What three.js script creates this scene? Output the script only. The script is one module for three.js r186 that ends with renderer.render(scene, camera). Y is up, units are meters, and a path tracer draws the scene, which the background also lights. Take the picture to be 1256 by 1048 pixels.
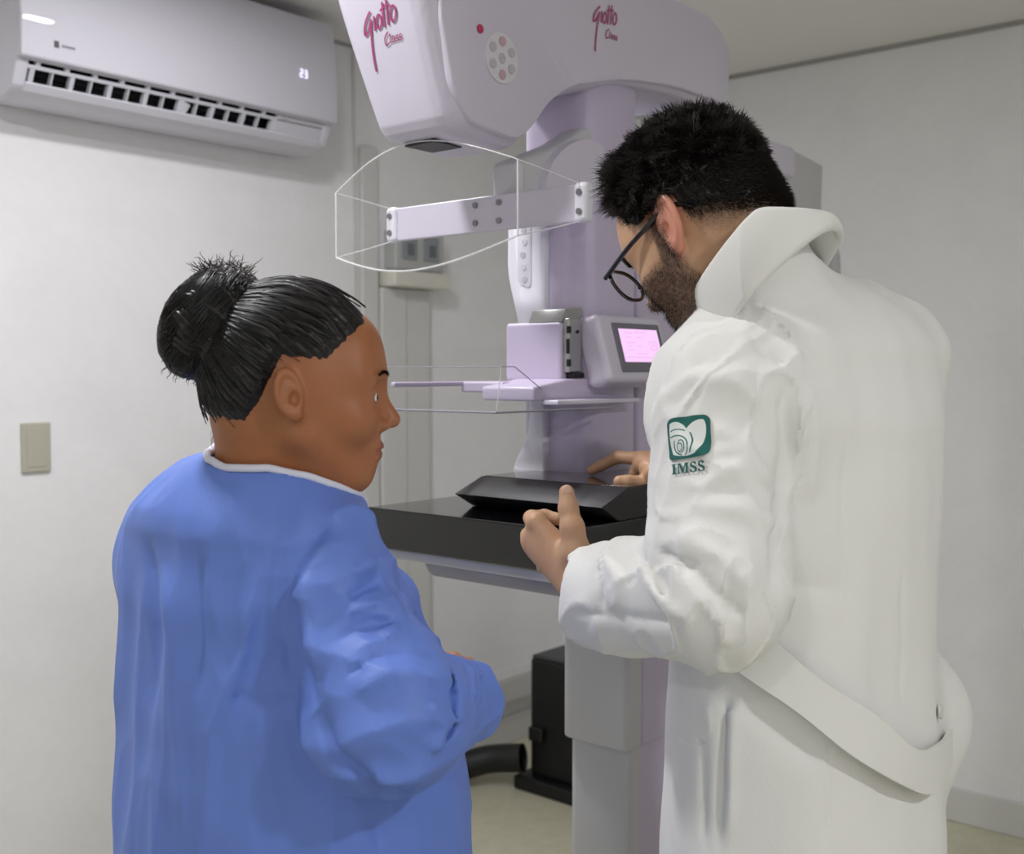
import * as THREE from 'three';
import { RoundedBoxGeometry } from 'three/addons/geometries/RoundedBoxGeometry.js';
import { RectAreaLightUniformsLib } from 'three/addons/lights/RectAreaLightUniformsLib.js';
import { mergeGeometries, mergeVertices, toCreasedNormals } from 'three/addons/utils/BufferGeometryUtils.js';
import { createNoise3D } from 'simplex-noise';

// ---------------------------------------------------------------- camera, lamps, exposure
const V = (x, y, z) => new THREE.Vector3(x, y, z);
const scene = new THREE.Scene();
scene.background = new THREE.Color(0x05060a);
const FOCAL = 1373, CAM = V(-3.63, 1.45, 2.794);          // focal length in pixels of the 1256 x 1048 frame
const YAW = 40.2 * Math.PI / 180, PITCH = Math.atan(69 / FOCAL);
const AHEAD = V(Math.cos(YAW), 0, -Math.sin(YAW)), RIGHT = V(Math.sin(YAW), 0, Math.cos(YAW)), UP = V(0, 1, 0);
const LOOK = AHEAD.clone().multiplyScalar(Math.cos(PITCH)).addScaledVector(UP, -Math.sin(PITCH));
const LOOKUP = UP.clone().multiplyScalar(Math.cos(PITCH)).addScaledVector(AHEAD, Math.sin(PITCH));
const camera = new THREE.PerspectiveCamera(2 * Math.atan(524 / FOCAL) * 180 / Math.PI, 1256 / 1048, 0.05, 30);
camera.position.copy(CAM);
camera.lookAt(CAM.clone().add(LOOK));
camera.focus = 1.36;
camera.userData.fStop = 6.3;
const renderer = new THREE.WebGLRenderer({ antialias: true });
renderer.toneMapping = THREE.LinearToneMapping;
renderer.toneMappingExposure = 1.18;
renderer.shadowMap.enabled = true;
RectAreaLightUniformsLib.init();
const LAMPS = [[-2.2, 1.0, 0.58], [-3.1, 1.35, 0.74], [-2.9, 3.9, 0.95], [-4.8, 2.6, 0.42]];   // ceiling downlights (x, z, dimming)
const LAMP_SIZE = 0.14, LAMP_POWER = 306, LAMP_COLOR = 0xf9f8fb;
const ROOM = { x0: -5.3, x1: 0, z0: 0, z1: 4.6, h: 2.51, t: 0.12 };

// ---------------------------------------------------------------- helpers
let seed = 12345;
const rnd = () => { seed = (seed * 1664525 + 1013904223) >>> 0; return seed / 4294967296; };
const noise3 = createNoise3D(rnd);
const at = (px, py, depth) => CAM.clone().addScaledVector(LOOK, depth).addScaledVector(RIGHT, depth * (px - 628) / FOCAL).addScaledVector(LOOKUP, -depth * (py - 524) / FOCAL);
const taken = {};
const numbered = (n) => { const k = taken[n] = (taken[n] ?? -1) + 1; return k ? n + '_' + String(k).padStart(3, '0') : n; };
const shade = (o) => { o.castShadow = true; o.receiveShadow = true; return o; };
function part(name, geo, mat, parent, pos, rot) {
  const m = shade(new THREE.Mesh(geo, mat)); m.name = name;
  if (pos) m.position.set(...pos);
  if (rot) m.rotation.set(...rot);
  parent.add(m); return m;
}
function thing(name, label, category, pos = [0, 0, 0], group) {
  const g = new THREE.Group(); g.name = numbered(name); g.position.set(...pos); g.userData = { label, category };
  if (group) g.userData.group = group;
  scene.add(g); return g;
}
function single(name, label, category, geo, mat, pos, rot, group) {
  const m = part(numbered(name), geo, mat, scene, pos, rot); m.userData = { label, category };
  if (group) m.userData.group = group;
  return m;
}
function structure(name, geo, mat, pos, label, category) {
  const m = part(name, geo, mat, scene, pos); m.userData = { kind: 'structure', label, category }; return m;
}
const rbox = (w, h, d, r = 0.005, s = 3) => new RoundedBoxGeometry(w, h, d, s, Math.min(r, w / 2 - 1e-4, h / 2 - 1e-4, d / 2 - 1e-4));
const std = (color, roughness = 0.6, extra = {}) => new THREE.MeshStandardMaterial({ color, roughness, ...extra });
const phys = (o) => new THREE.MeshPhysicalMaterial(o);
function shapeOf(pts, round = 0) {            // closed outline with rounded corners
  const s = new THREE.Shape(), n = pts.length;
  for (let i = 0; i < n; i++) {
    const a = pts[(i + n - 1) % n], b = pts[i], c = pts[(i + 1) % n], r = b[2] ?? round;
    const la = Math.hypot(a[0] - b[0], a[1] - b[1]), lc = Math.hypot(c[0] - b[0], c[1] - b[1]), q = Math.min(r, la * 0.48, lc * 0.48);
    const p = [b[0] + (a[0] - b[0]) * q / la, b[1] + (a[1] - b[1]) * q / la], e = [b[0] + (c[0] - b[0]) * q / lc, b[1] + (c[1] - b[1]) * q / lc];
    if (i) s.lineTo(...p); else s.moveTo(...p);
    if (q > 0) s.quadraticCurveTo(b[0], b[1], ...e);
  }
  s.closePath(); return s;
}
function extr(pts, depth, bevel = 0.004, round = 0, seg = 3) {   // extruded along z from 0 to depth, bevel kept inside the outline
  const g = new THREE.ExtrudeGeometry(pts.isShape ? pts : shapeOf(pts, round), { depth: depth - 2 * bevel, bevelEnabled: bevel > 0, bevelThickness: bevel, bevelSize: bevel, bevelOffset: -bevel, bevelSegments: seg, curveSegments: 8 });
  g.translate(0, 0, bevel); return toCreasedNormals(g, 0.6);
}
const tube = (pts, r, n = 48, m = 8, closed = false) => new THREE.TubeGeometry(new THREE.CatmullRomCurve3(pts, closed, 'centripetal'), n, r, m, closed);
const alongX = (g) => g.rotateY(Math.PI / 2).rotateX(0);         // extruded (z, y) outline -> lies in the zy plane, depth along +x
function noiseTexture(w, h, f, srgb = true) {
  const d = new Uint8Array(w * h * 4);
  for (let j = 0; j < h; j++) for (let i = 0; i < w; i++) { const c = f(i / w, j / h, i, j); for (let k = 0; k < 3; k++) d[(j * w + i) * 4 + k] = Math.max(0, Math.min(255, c[k])); d[(j * w + i) * 4 + 3] = 255; }
  const t = new THREE.DataTexture(d, w, h); t.wrapS = t.wrapT = THREE.RepeatWrapping; t.magFilter = THREE.LinearFilter; t.minFilter = THREE.LinearFilter;
  if (srgb) t.colorSpace = THREE.SRGBColorSpace; t.needsUpdate = true; return t;
}
const torus2 = (u, v, f, s) => { const a = u * 2 * Math.PI, b = v * 2 * Math.PI; return noise3(f * Math.cos(a) + s, f * Math.sin(a) + Math.cos(b) * f, Math.sin(b) * f); };
function canvasTexture(w, h, draw) {
  const c = document.createElement('canvas'); c.width = w; c.height = h; draw(c.getContext('2d'), w, h);
  const t = new THREE.CanvasTexture(c); t.colorSpace = THREE.SRGBColorSpace; return t;
}

// ---------------------------------------------------------------- materials
const plaster = noiseTexture(256, 256, (u, v) => { const n = torus2(u, v, 1.2, 0) * 0.6 + torus2(u, v, 6, 5) * 0.4, g = 241 + n * 3; return [g, g, g]; });
const plasterBump = noiseTexture(256, 256, (u, v) => { const n = torus2(u, v, 3, 9) * 60 + torus2(u, v, 22, 3) * 30 + (rnd() - 0.5) * 40; return [128 + n, 128 + n, 128 + n]; }, false);
const vinyl = noiseTexture(512, 512, (u, v) => { const n = torus2(u, v, 2, 1) * 4 + torus2(u, v, 14, 2) * 4 + (rnd() - 0.5) * 22; return [204 + n, 201 + n, 176 + n]; });
const M = {
  wall: std(0xffffff, 0.85, { map: plaster, bumpMap: plasterBump, bumpScale: 0.0006 }),
  ceiling: std(0xeeede9, 0.9, { bumpMap: plasterBump, bumpScale: 0.0006 }),
  floor: std(0xffffff, 0.42, { map: vinyl }),
  trim: std(0xd6d6d2, 0.5), trimGrey: std(0xa4a39e, 0.6), cream: std(0xdddbd0, 0.5), creamDark: std(0xb9b6a5, 0.55),
  lilac: phys({ color: 0xc9bed6, roughness: 0.42, clearcoat: 0.25, clearcoatRoughness: 0.35 }),
  lilacPale: phys({ color: 0xd6d0df, roughness: 0.4, clearcoat: 0.3, clearcoatRoughness: 0.3 }),
  lilacWhite: phys({ color: 0xe9e7f0, roughness: 0.35, clearcoat: 0.3, clearcoatRoughness: 0.3 }),
  greyPlastic: std(0xcacacd, 0.5), greyDark: std(0x77757f, 0.5), greyMid: std(0x9a98a2, 0.42),
  carbon: phys({ color: 0x08070b, roughness: 0.12, specularIntensity: 1, clearcoat: 0.5, clearcoatRoughness: 0.05 }),
  carbonMatt: std(0x211f21, 0.45), black: std(0x0b0b0c, 0.5), hose: std(0x131313, 0.55),
  steel: std(0xb5b6b4, 0.32, { metalness: 0.85 }), screw: std(0x8f8d92, 0.35, { metalness: 0.8 }),
  acWhite: phys({ color: 0xd6d5de, roughness: 0.55, specularIntensity: 0.3, clearcoat: 0.35, clearcoatRoughness: 0.02 }), acInner: std(0xcfcfd6, 0.5), fanPlastic: std(0x15151a, 0.6),
  clear: phys({ color: 0xffffff, roughness: 0.02, transmission: 1, thickness: 0, ior: 1.49, specularIntensity: 0.6 }),
  clearEdge: phys({ color: 0xffffff, roughness: 0.25, transmission: 0.55, thickness: 0, ior: 1.49 }),
  red: std(0xc0335a, 0.4), keyWhite: std(0xe0dde3, 0.45), keyGrey: std(0xc3bfc8, 0.5),
};

// ---------------------------------------------------------------- room shell
{
  const { x0, x1, z0, z1, h, t } = ROOM, L = x1 - x0, W = z1 - z0;
  const metreUV = (g, s) => { const p = g.attributes.position, n = g.attributes.normal, uv = g.attributes.uv; for (let i = 0; i < p.count; i++) { const ax = Math.abs(n.getX(i)), ay = Math.abs(n.getY(i)); uv.setXY(i, (ax > 0.5 ? p.getZ(i) : p.getX(i)) / s, (ay > 0.5 ? p.getZ(i) : p.getY(i)) / s); } return g; };
  const bg = (w, hh, d, s) => metreUV(new THREE.BoxGeometry(w, hh, d), s);
  structure('wall_left', bg(L + 2 * t, h, t, 1.7), M.wall, [(x0 + x1) / 2, h / 2, z0 - t / 2], 'white plastered wall behind the air conditioner', 'wall');
  structure('wall_right', bg(t, h, W, 1.7), M.wall, [x1 + t / 2, h / 2, (z0 + z1) / 2], 'white plastered wall behind the man in the white coat', 'wall');
  structure('wall_back', bg(L + 2 * t, h, t, 1.7), M.wall, [(x0 + x1) / 2, h / 2, z1 + t / 2], 'white plastered wall behind the viewer', 'wall');
  structure('wall_front', bg(t, h, W, 1.7), M.wall, [x0 - t / 2, h / 2, (z0 + z1) / 2], 'white plastered wall at the far left of the room', 'wall');
  structure('floor', bg(L + 2 * t, t, W + 2 * t, 0.9), M.floor, [(x0 + x1) / 2, -t / 2, (z0 + z1) / 2], 'pale grey-green speckled vinyl floor', 'floor');
  structure('ceiling', bg(L + 2 * t, t, W + 2 * t, 1.7), M.ceiling, [(x0 + x1) / 2, h + t / 2, (z0 + z1) / 2], 'plain matt white ceiling', 'ceiling');
  structure('baseboard_left', rbox(L, 0.11, 0.014, 0.004), M.trim, [(x0 + x1) / 2, 0.055, 0.0065], 'low white skirting along the wall under the air conditioner', 'baseboard');
  structure('baseboard_right', rbox(0.014, 0.11, W, 0.004), M.trim, [-0.0065, 0.055, (z0 + z1) / 2], 'low white skirting along the wall behind the man', 'baseboard');
  structure('trim_1', rbox(0.012, 0.014, W, 0.003), M.trimGrey, [-0.0055, h - 0.0065, (z0 + z1) / 2], 'thin grey edge strip where right wall meets ceiling', 'trim');
  structure('trim_2', rbox(L, 0.010, 0.010, 0.003), M.trimGrey, [(x0 + x1) / 2, h - 0.0045, 0.0045], 'thin grey edge strip where left wall meets ceiling', 'trim');
  structure('trim_3', rbox(0.012, h - 0.125, 0.006, 0.002), M.trim, [-1.13, 0.1125 + (h - 0.135) / 2, 0.0025], 'narrow vertical cover strip over a joint in the left wall', 'trim');
}
// downlights (their own light is set just under each glowing disc)
LAMPS.forEach(([x, z, dim], i) => {
  const t = thing('ceiling_downlight', ['round recessed ceiling downlight in front of the air conditioner', 'round recessed ceiling downlight above the blue-gowned person', 'round recessed ceiling downlight behind the white-coated person', 'round recessed ceiling downlight behind the viewer'][i], 'lamp', [x, ROOM.h, z], 'ceiling downlights');
  part('rim', new THREE.TorusGeometry(0.088, 0.012, 10, 40).rotateX(Math.PI / 2), M.trim, t, [0, -0.003, 0]);
  part('diffuser', new THREE.CylinderGeometry(0.082, 0.082, 0.006, 40), std(0xffffff, 0.5, { emissive: 0xf6f7ff, emissiveIntensity: 6 * dim }), t, [0, -0.0035, 0]);
  const l = new THREE.RectAreaLight(LAMP_COLOR, LAMP_POWER * dim, LAMP_SIZE, LAMP_SIZE); l.name = 'downlight_glow'; l.position.set(0, -0.012, 0); l.rotation.x = -Math.PI / 2; t.add(l);
});

// ---------------------------------------------------------------- mammography machine
{
  const U = thing('mammography_unit', 'lilac and white mammography machine with clear shield, black table and pink screen', 'medical machine', [-1.75, 0, 1.6]);
  const O = U.position, loc = (x, y, z) => [x - O.x, y - O.y, z - O.z];
  const P = (name, geo, mat, parent = U, pos, rot) => part(name, geo.translate ? geo : geo, mat, parent, pos, rot);
  const wbox = (x0, x1, y0, y1, z0, z1, r = 0.006, s = 4) => rbox(x1 - x0, y1 - y0, z1 - z0, r, s).translate((x0 + x1) / 2 - O.x, (y0 + y1) / 2 - O.y, (z0 + z1) / 2 - O.z);
  const xy = (pts, z0, z1, bevel, round, seg) => extr(pts, z1 - z0, bevel, round, seg).translate(-O.x, -O.y, z0 - O.z);           // outline in x, y
  const zy = (pts, x0, x1, bevel, round, seg) => {                                                                              // outline in z, y
    const g = extr(pts.map(([z, y, r]) => [-z, y, r]), x1 - x0, bevel, round, seg); g.rotateY(Math.PI / 2); return g.translate(x0 - O.x, -O.y, -O.z);
  };
  // lower column: grey front cover over a lilac body, wider upper sleeve
  P('base_plate', wbox(-2.15, -1.15, 0, 0.05, 1.40, 1.82, 0.02), M.greyPlastic);
  P('column_body', wbox(-1.955, -1.42, 0.05, 1.9, 1.545, 1.672, 0.012), M.lilac);
  P('column_cover', xzCover(-1.975, -1.945, 0.05, 0.80, 1.538, 1.674), M.greyPlastic);
  const sleeve = P('column_sleeve', xzCover(-1.99, -1.945, 0.765, 1.26, 1.528, 1.678), M.greyPlastic);
  P('sleeve_side', wbox(-1.944, -1.41, 0.765, 1.26, 1.535, 1.68, 0.006), M.lilac, sleeve);
  function xzCover(x0, x1, y0, y1, z0, z1) {        // front cover with softly rounded vertical edges
    const g = extr([[x0, -z0, 0.03], [x0, -z1, 0.012], [x1, -z1, 0], [x1, -z0, 0]].map(([a, b, r]) => [a, b, r]), y1 - y0, 0.005, 0, 3);
    return g.rotateX(-Math.PI / 2).translate(-O.x, y0 - O.y, -O.z);
  }
  // C-arm stalk in front of the column
  P('c_arm', (() => { const g = extr([[-2.12, -1.53, 0.045], [-2.12, -1.685, 0.05], [-1.982, -1.685, 0.006], [-1.982, -1.53, 0.006]], 0.70, 0.006, 0, 3); return g.rotateX(-Math.PI / 2).translate(-O.x, 1.24, -O.z); })(), M.lilac);
  const grip = P('grip_plate', zy([[1.52, 1.74, 0.01], [1.517, 1.62, 0.03], [1.536, 1.555, 0.04], [1.566, 1.44, 0.06], [1.567, 1.345, 0.03], [1.532, 1.285, 0.01], [1.532, 1.27, 0], [1.60, 1.27, 0], [1.60, 1.74, 0]], -2.135, -2.105, 0.007, 0, 4), M.lilacWhite);
  P('label_strip', zy([[1.545, 1.735, 0.005], [1.545, 1.60, 0.012], [1.575, 1.59, 0.012], [1.575, 1.735, 0.005]], -2.138, -2.133, 0.001, 0, 2), M.keyWhite, grip);
  for (let i = 0; i < 6; i++) P('key', new THREE.CylinderGeometry(0.0055, 0.0055, 0.002, 14).rotateZ(Math.PI / 2), i % 2 ? M.keyGrey : M.lilacPale, grip, loc(-2.1386, 1.712 - i * 0.021, 1.56 + (i % 3 - 1) * 0.002));
  // tube head: side outline in x, y, tapering towards its underside
  const headOutline = [[-2.505, 2.13, 0.05], [-2.535, 2.02, 0.06], [-2.51, 1.93, 0.03], [-2.478, 1.835, 0.03], [-2.462, 1.793, 0.03], [-2.39, 1.788, 0.02], [-2.315, 1.784, 0.025], [-2.283, 1.818, 0.02], [-2.249, 1.858, 0.03], [-2.19, 1.894, 0.05], [-2.055, 1.93, 0.06], [-1.875, 1.952, 0.06], [-1.68, 1.947, 0.03], [-1.675, 2.06, 0.04], [-1.70, 2.105, 0.03], [-1.76, 2.13, 0.03]];
  const taper = (g, zc) => { const p = g.attributes.position; for (let i = 0; i < p.count; i++) { const y = p.getY(i), k = THREE.MathUtils.clamp((2.02 - y) / 0.24, 0, 1); const zl = p.getZ(i) - zc; p.setZ(i, zc + (zl < 0 ? zl * (1 - 0.42 * k) : zl)); } return g; };
  const raw = (pts, z0, z1, bevel, seg) => extr(pts, z1 - z0, bevel, 0, seg).translate(0, 0, z0);
  const subdivHead = (() => {                    // finer extrusion so that the taper stays smooth
    const g = new THREE.ExtrudeGeometry(shapeOf(headOutline), { depth: 0.195 - 0.07, steps: 6, bevelEnabled: true, bevelThickness: 0.035, bevelSize: 0.035, bevelOffset: -0.035, bevelSegments: 8, curveSegments: 8 });
    g.translate(0, 0, 1.505 + 0.035); return taper(toCreasedNormals(g, 0.9), 1.60);
  })();
  const head = P('tube_head', toCreasedNormals(subdivHead.translate(-O.x, -O.y, -O.z), 0.8), M.lilacPale);
  const coverOutline = [[-2.46, 2.11, 0.03], [-2.497, 1.96, 0.03], [-2.468, 1.845, 0.03], [-2.435, 1.806, 0.04], [-2.325, 1.795, 0.03], [-2.285, 1.826, 0.02], [-2.251, 1.866, 0.03], [-2.192, 1.902, 0.05], [-2.055, 1.94, 0.06], [-1.875, 1.962, 0.06], [-1.695, 1.96, 0.03], [-1.69, 2.05, 0.03], [-1.71, 2.09, 0.03], [-1.77, 2.115, 0.02]];
  P('side_cover', raw(coverOutline, 1.688, 1.7045, 0.005, 4).translate(-O.x, -O.y, -O.z), M.lilacPale, head);
  P('collimator_window', wbox(-2.436, -2.376, 1.7855, 1.792, 1.574, 1.636, 0.001), M.black, head);
  const pad = P('keypad', new THREE.CylinderGeometry(0.0365, 0.0365, 0.004, 40).rotateX(Math.PI / 2), M.keyWhite, head, loc(-2.367, 1.908, 1.7055));
  for (let i = 0; i < 6; i++) { const a = i / 6 * 2 * Math.PI + Math.PI / 6 * 3; P('key', new THREE.CylinderGeometry(0.0072, 0.0072, 0.003, 16).rotateX(Math.PI / 2), i === 0 || i === 3 ? std(0xc9a9b3, 0.5) : M.keyGrey, pad, [Math.cos(a) * 0.024, Math.sin(a) * 0.024, 0.0025]); }
  P('key', new THREE.TorusGeometry(0.006, 0.0018, 8, 20), M.keyGrey, pad, [0, 0, 0.002]);
  P('key', new THREE.TorusGeometry(0.0018, 0.0012, 6, 12), M.keyGrey, pad, [0, 0, 0.002]);
  P('indicator_button', new THREE.SphereGeometry(0.0065, 16, 10).scale(1, 1, 0.5), M.red, head, loc(-2.413, 1.94, 1.706));
  // printed script lettering
  const script = canvasTexture(256, 320, (c) => {
    c.clearRect(0, 0, 256, 320); c.lineCap = 'round'; c.lineJoin = 'round'; c.strokeStyle = '#b04478'; c.lineWidth = 9;
    const st = (f) => { c.beginPath(); f(); c.stroke(); };
    st(() => { c.moveTo(72, 60); c.quadraticCurveTo(20, 100, 14, 140); c.quadraticCurveTo(14, 158, 40, 136); c.lineTo(70, 92); });
    st(() => { c.moveTo(68, 96); c.bezierCurveTo(56, 150, 34, 220, 34, 300); });
    st(() => { c.moveTo(92, 84); c.lineTo(84, 136); });
    st(() => c.ellipse(118, 108, 15, 28, 0.3, 0, 6.3));
    st(() => { c.moveTo(158, 38); c.lineTo(146, 132); }); st(() => { c.moveTo(184, 30); c.lineTo(172, 128); });
    c.lineWidth = 7; st(() => { c.moveTo(140, 66); c.quadraticCurveTo(170, 48, 200, 52); });
    c.lineWidth = 9; st(() => c.ellipse(212, 92, 17, 32, 0.3, 0, 6.3));
    c.fillStyle = 'rgba(178,70,120,0.8)'; c.strokeStyle = 'rgba(178,70,120,0.8)'; c.lineWidth = 5;
    st(() => { c.moveTo(158, 160); c.quadraticCurveTo(124, 176, 130, 206); c.quadraticCurveTo(134, 216, 152, 204); });
    c.font = 'italic 46px serif'; c.fillText('lass', 154, 204);
  });
  const print = new THREE.MeshStandardMaterial({ map: script, transparent: true, roughness: 0.5, polygonOffset: true, polygonOffsetFactor: -2, alphaTest: 0.02 });
  P('printed_logo', new THREE.PlaneGeometry(0.078, 0.0975), print, head, loc(-2.104, 2.012, 1.7052));
  {                                                // the front print follows the curved nose of the head
    const g = new THREE.PlaneGeometry(0.082, 0.1, 10, 12), p = g.attributes.position, rc = new THREE.Raycaster(); U.updateMatrixWorld(true);
    for (let i = 0; i < p.count; i++) { const z = 1.608 + p.getX(i), y = 1.93 + p.getY(i); rc.set(V(-3, y, z), V(1, 0, 0)); const h = rc.intersectObject(head, false)[0]; const x = (h ? h.point.x : -2.5) - 0.0007; p.setXYZ(i, ...loc(x, y, z)); }
    g.computeVertexNormals(); P('printed_logo', g, print, head);
  }
  // neck between head and C-arm, with the pivot hub
  P('neck', xy([[-2.29, 1.775, 0.01], [-2.17, 1.822, 0.02], [-2.11, 1.858, 0.02], [-1.92, 1.91, 0.02], [-1.72, 1.93, 0.02], [-1.72, 1.62, 0.02], [-2.06, 1.65, 0.04], [-2.12, 1.735, 0.04], [-2.285, 1.70, 0.01]], 1.615, 1.676, 0.012, 0, 4), M.greyPlastic);
  P('pivot_hub', (() => { const g = new THREE.CylinderGeometry(0.075, 0.082, 0.05, 48); g.rotateX(Math.PI / 2); g.scale(1.25, 0.72, 1); g.rotateZ(0.5); return g.translate(...loc(-2.155, 1.765, 1.665)); })(), M.lilacPale);
  // face shield bracket and clear shield
  const bracket = P('shield_bracket', wbox(-2.305, -2.297, 1.668, 1.7235, 1.418, 1.80, 0.003), M.lilacPale);
  for (const z of [1.411, 1.808]) {
    const fl = P('flange', wbox(-2.312, -2.29, 1.666, 1.7255, z - 0.012, z + 0.012, 0.008), M.lilacWhite, bracket);
    for (const y of [1.682, 1.710]) P('screw', new THREE.CylinderGeometry(0.0048, 0.0048, 0.004, 14).rotateZ(Math.PI / 2), M.screw, bracket, loc(-2.3125, y, z));
  }
  for (const z of [1.599, 1.648]) for (const y of [1.683, 1.711]) P('screw', new THREE.CylinderGeometry(0.0048, 0.0048, 0.004, 14).rotateZ(Math.PI / 2), M.screw, bracket, loc(-2.306, y, z));
  P('bracket_arm', wbox(-2.30, -2.26, 1.678, 1.715, 1.565, 1.655, 0.004), M.lilac, bracket);
  const zA = 1.399, zB = 1.782, xF = -2.42;
  const sheet = [];
  const N = 28;
  const top = (t) => 1.737 + 0.008 * t + 0.048 * Math.sin(Math.PI * t), bot = (t) => 1.633 + 0.006 * t - 0.036 * Math.sin(Math.PI * t), bulge = (t) => 0.02 * Math.sin(Math.PI * t);
  const sheetGeo = (() => {                         // curved clear sheet with a real thickness
    const pos = [], idx = [], th = 0.0035;
    for (let s = 0; s < 2; s++) for (let i = 0; i <= N; i++) for (let j = 0; j <= 8; j++) { const t = i / N, v = j / 8; pos.push(xF - bulge(t) + s * th - O.x, bot(t) + (top(t) - bot(t)) * v - O.y, zA + (zB - zA) * t - O.z); }
    const id = (s, i, j) => s * (N + 1) * 9 + i * 9 + j, q = (a, b, c, d) => idx.push(a, b, c, a, c, d);
    for (let i = 0; i < N; i++) for (let j = 0; j < 8; j++) { q(id(0, i, j), id(0, i + 1, j), id(0, i + 1, j + 1), id(0, i, j + 1)); }
    const g = new THREE.BufferGeometry(); g.setAttribute('position', new THREE.Float32BufferAttribute(pos, 3)); g.setIndex(idx); g.computeVertexNormals();
    g.setAttribute('uv', new THREE.Float32BufferAttribute(new Float32Array(pos.length / 3 * 2), 2)); return g;
  })();
  const shield = P('face_shield', sheetGeo, M.clear);
  const edge = (pts, r = 0.0017) => P('sheet_edge', tube(pts.map((p) => V(...loc(...p))), r, 40, 6), M.clearEdge, shield);
  const along = (f) => Array.from({ length: 15 }, (_, i) => { const t = i / 14; return [xF - bulge(t), f(t), zA + (zB - zA) * t]; });
  edge(along(top), 0.0011); edge(along(bot), 0.0016);
  for (const [z, zf, t] of [[zA, 1.411, 0], [zB, 1.808, 1]]) {
    edge([[xF, bot(t), z], [xF, (bot(t) + top(t)) / 2, z], [xF, top(t), z]], 0.0015);
    const g = new THREE.BufferGeometry(); const c = [[xF, bot(t), z], [xF, top(t), z], [-2.305, 1.722, zf], [-2.305, 1.669, zf]].map((p) => loc(...p));
    g.setAttribute('position', new THREE.Float32BufferAttribute(c.flat(), 3)); g.setIndex([0, 1, 2, 0, 2, 3]); g.computeVertexNormals(); g.setAttribute('uv', new THREE.Float32BufferAttribute(new Float32Array(8), 2));
    P('side_sheet', g, M.clear, shield);
    edge([[xF, top(t), z], [-2.36, (top(t) + 1.722) / 2, (z + zf) / 2], [-2.305, 1.722, zf]], 0.0008); edge([[xF, bot(t), z], [-2.36, (bot(t) + 1.669) / 2, (z + zf) / 2], [-2.305, 1.669, zf]], 0.0011);
  }
  // compression carriage with clip and latch
  const carriage = P('compression_carriage', wbox(-2.18, -1.98, 1.433, 1.53, 1.554, 1.672, 0.006), M.lilac);
  P('carriage_back', wbox(-2.13, -1.985, 1.425, 1.54, 1.60, 1.705, 0.01), M.lilac, carriage);
  P('clip', xy([[-2.178, 1.530, 0.002], [-2.166, 1.552, 0.003], [-2.12, 1.556, 0.003], [-2.12, 1.530, 0.002]], 1.602, 1.672, 0.002, 0, 2), M.steel, carriage);
  const latch = P('latch', wbox(-2.172, -2.138, 1.447, 1.536, 1.670, 1.684, 0.003), M.steel, carriage);
  for (const y of [1.463, 1.517]) P('latch_slot', wbox(-2.1755, -2.168, y - 0.006, y + 0.006, 1.6805, 1.6855, 0.001), M.black, carriage);
  P('latch_slot', wbox(-2.1755, -2.172, 1.478, 1.502, 1.68, 1.6855, 0.0005), M.black, carriage);
  P('screw', new THREE.CylinderGeometry(0.003, 0.003, 0.002, 12).rotateX(Math.PI / 2), M.black, carriage, loc(-2.15, 1.514, 1.685));
  P('latch_foot', wbox(-2.165, -2.135, 1.438, 1.447, 1.668, 1.688, 0.002), M.black, carriage);
  // display, tilted up towards the operator
  const disp = new THREE.Group(); disp.name = 'display'; disp.position.set(...loc(-2.035, 1.482, 1.70)); disp.rotation.x = -0.28; U.add(disp);
  part('housing', rbox(0.195, 0.118, 0.05, 0.012, 4), M.lilacPale, disp, [0.0, 0.0, 0]);
  part('bezel', rbox(0.14, 0.086, 0.006, 0.003), M.greyDark, disp, [0.01, 0.0, 0.0255]);
  const ui = canvasTexture(256, 160, (c) => {
    c.fillStyle = '#ffd0ff'; c.fillRect(0, 0, 256, 160); c.strokeStyle = '#d79ad6'; c.lineWidth = 2;
    for (const [x, y, w] of [[34, 20, 50], [100, 16, 80], [34, 40, 40], [100, 40, 46], [34, 66, 60], [34, 84, 36], [100, 84, 30], [34, 104, 44], [90, 120, 70]]) { c.beginPath(); c.moveTo(x, y); c.lineTo(x + w, y); c.stroke(); }
    c.beginPath(); c.moveTo(10, 138); c.lineTo(246, 138); c.stroke(); c.strokeRect(190, 60, 44, 40); c.beginPath(); c.moveTo(196, 94); c.lineTo(212, 68); c.lineTo(226, 90); c.stroke();
  });
  part('screen', new THREE.PlaneGeometry(0.117, 0.058), new THREE.MeshStandardMaterial({ color: 0x000000, roughness: 0.3, emissive: 0xffffff, emissiveMap: ui, emissiveIntensity: 0.85 }), disp, [0.01, 0.003, 0.0287]);
  const glow = new THREE.RectAreaLight(0xffd0ff, 0.8, 0.117, 0.058); glow.name = 'screen_glow'; glow.position.set(0.01, 0.003, 0.030); glow.rotation.y = Math.PI; disp.add(glow);
  // paddle arm and clear compression paddle
  const arm = P('paddle_arm', xy([[-2.27, 1.402, 0.006], [-2.27, 1.424, 0.004], [-2.18, 1.437, 0.01], [-2.0, 1.437, 0.004], [-2.0, 1.402, 0.004]], 1.58, 1.69, 0.004, 0, 3), M.lilac);
  P('paddle_rail', wbox(-2.40, -2.20, 1.424, 1.432, 1.502, 1.512, 0.003), M.lilac, arm);
  P('paddle_rail', wbox(-2.24, -2.10, 1.414, 1.432, 1.505, 1.60, 0.004), M.lilac, arm);
  P('paddle_rail', wbox(-2.25, -2.02, 1.396, 1.404, 1.69, 1.722, 0.003), M.lilacPale, arm);
  const pad2 = P('compression_paddle', wbox(-2.403, -2.12, 1.388, 1.3905, 1.505, 1.728, 0.001, 1), M.clear);
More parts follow.
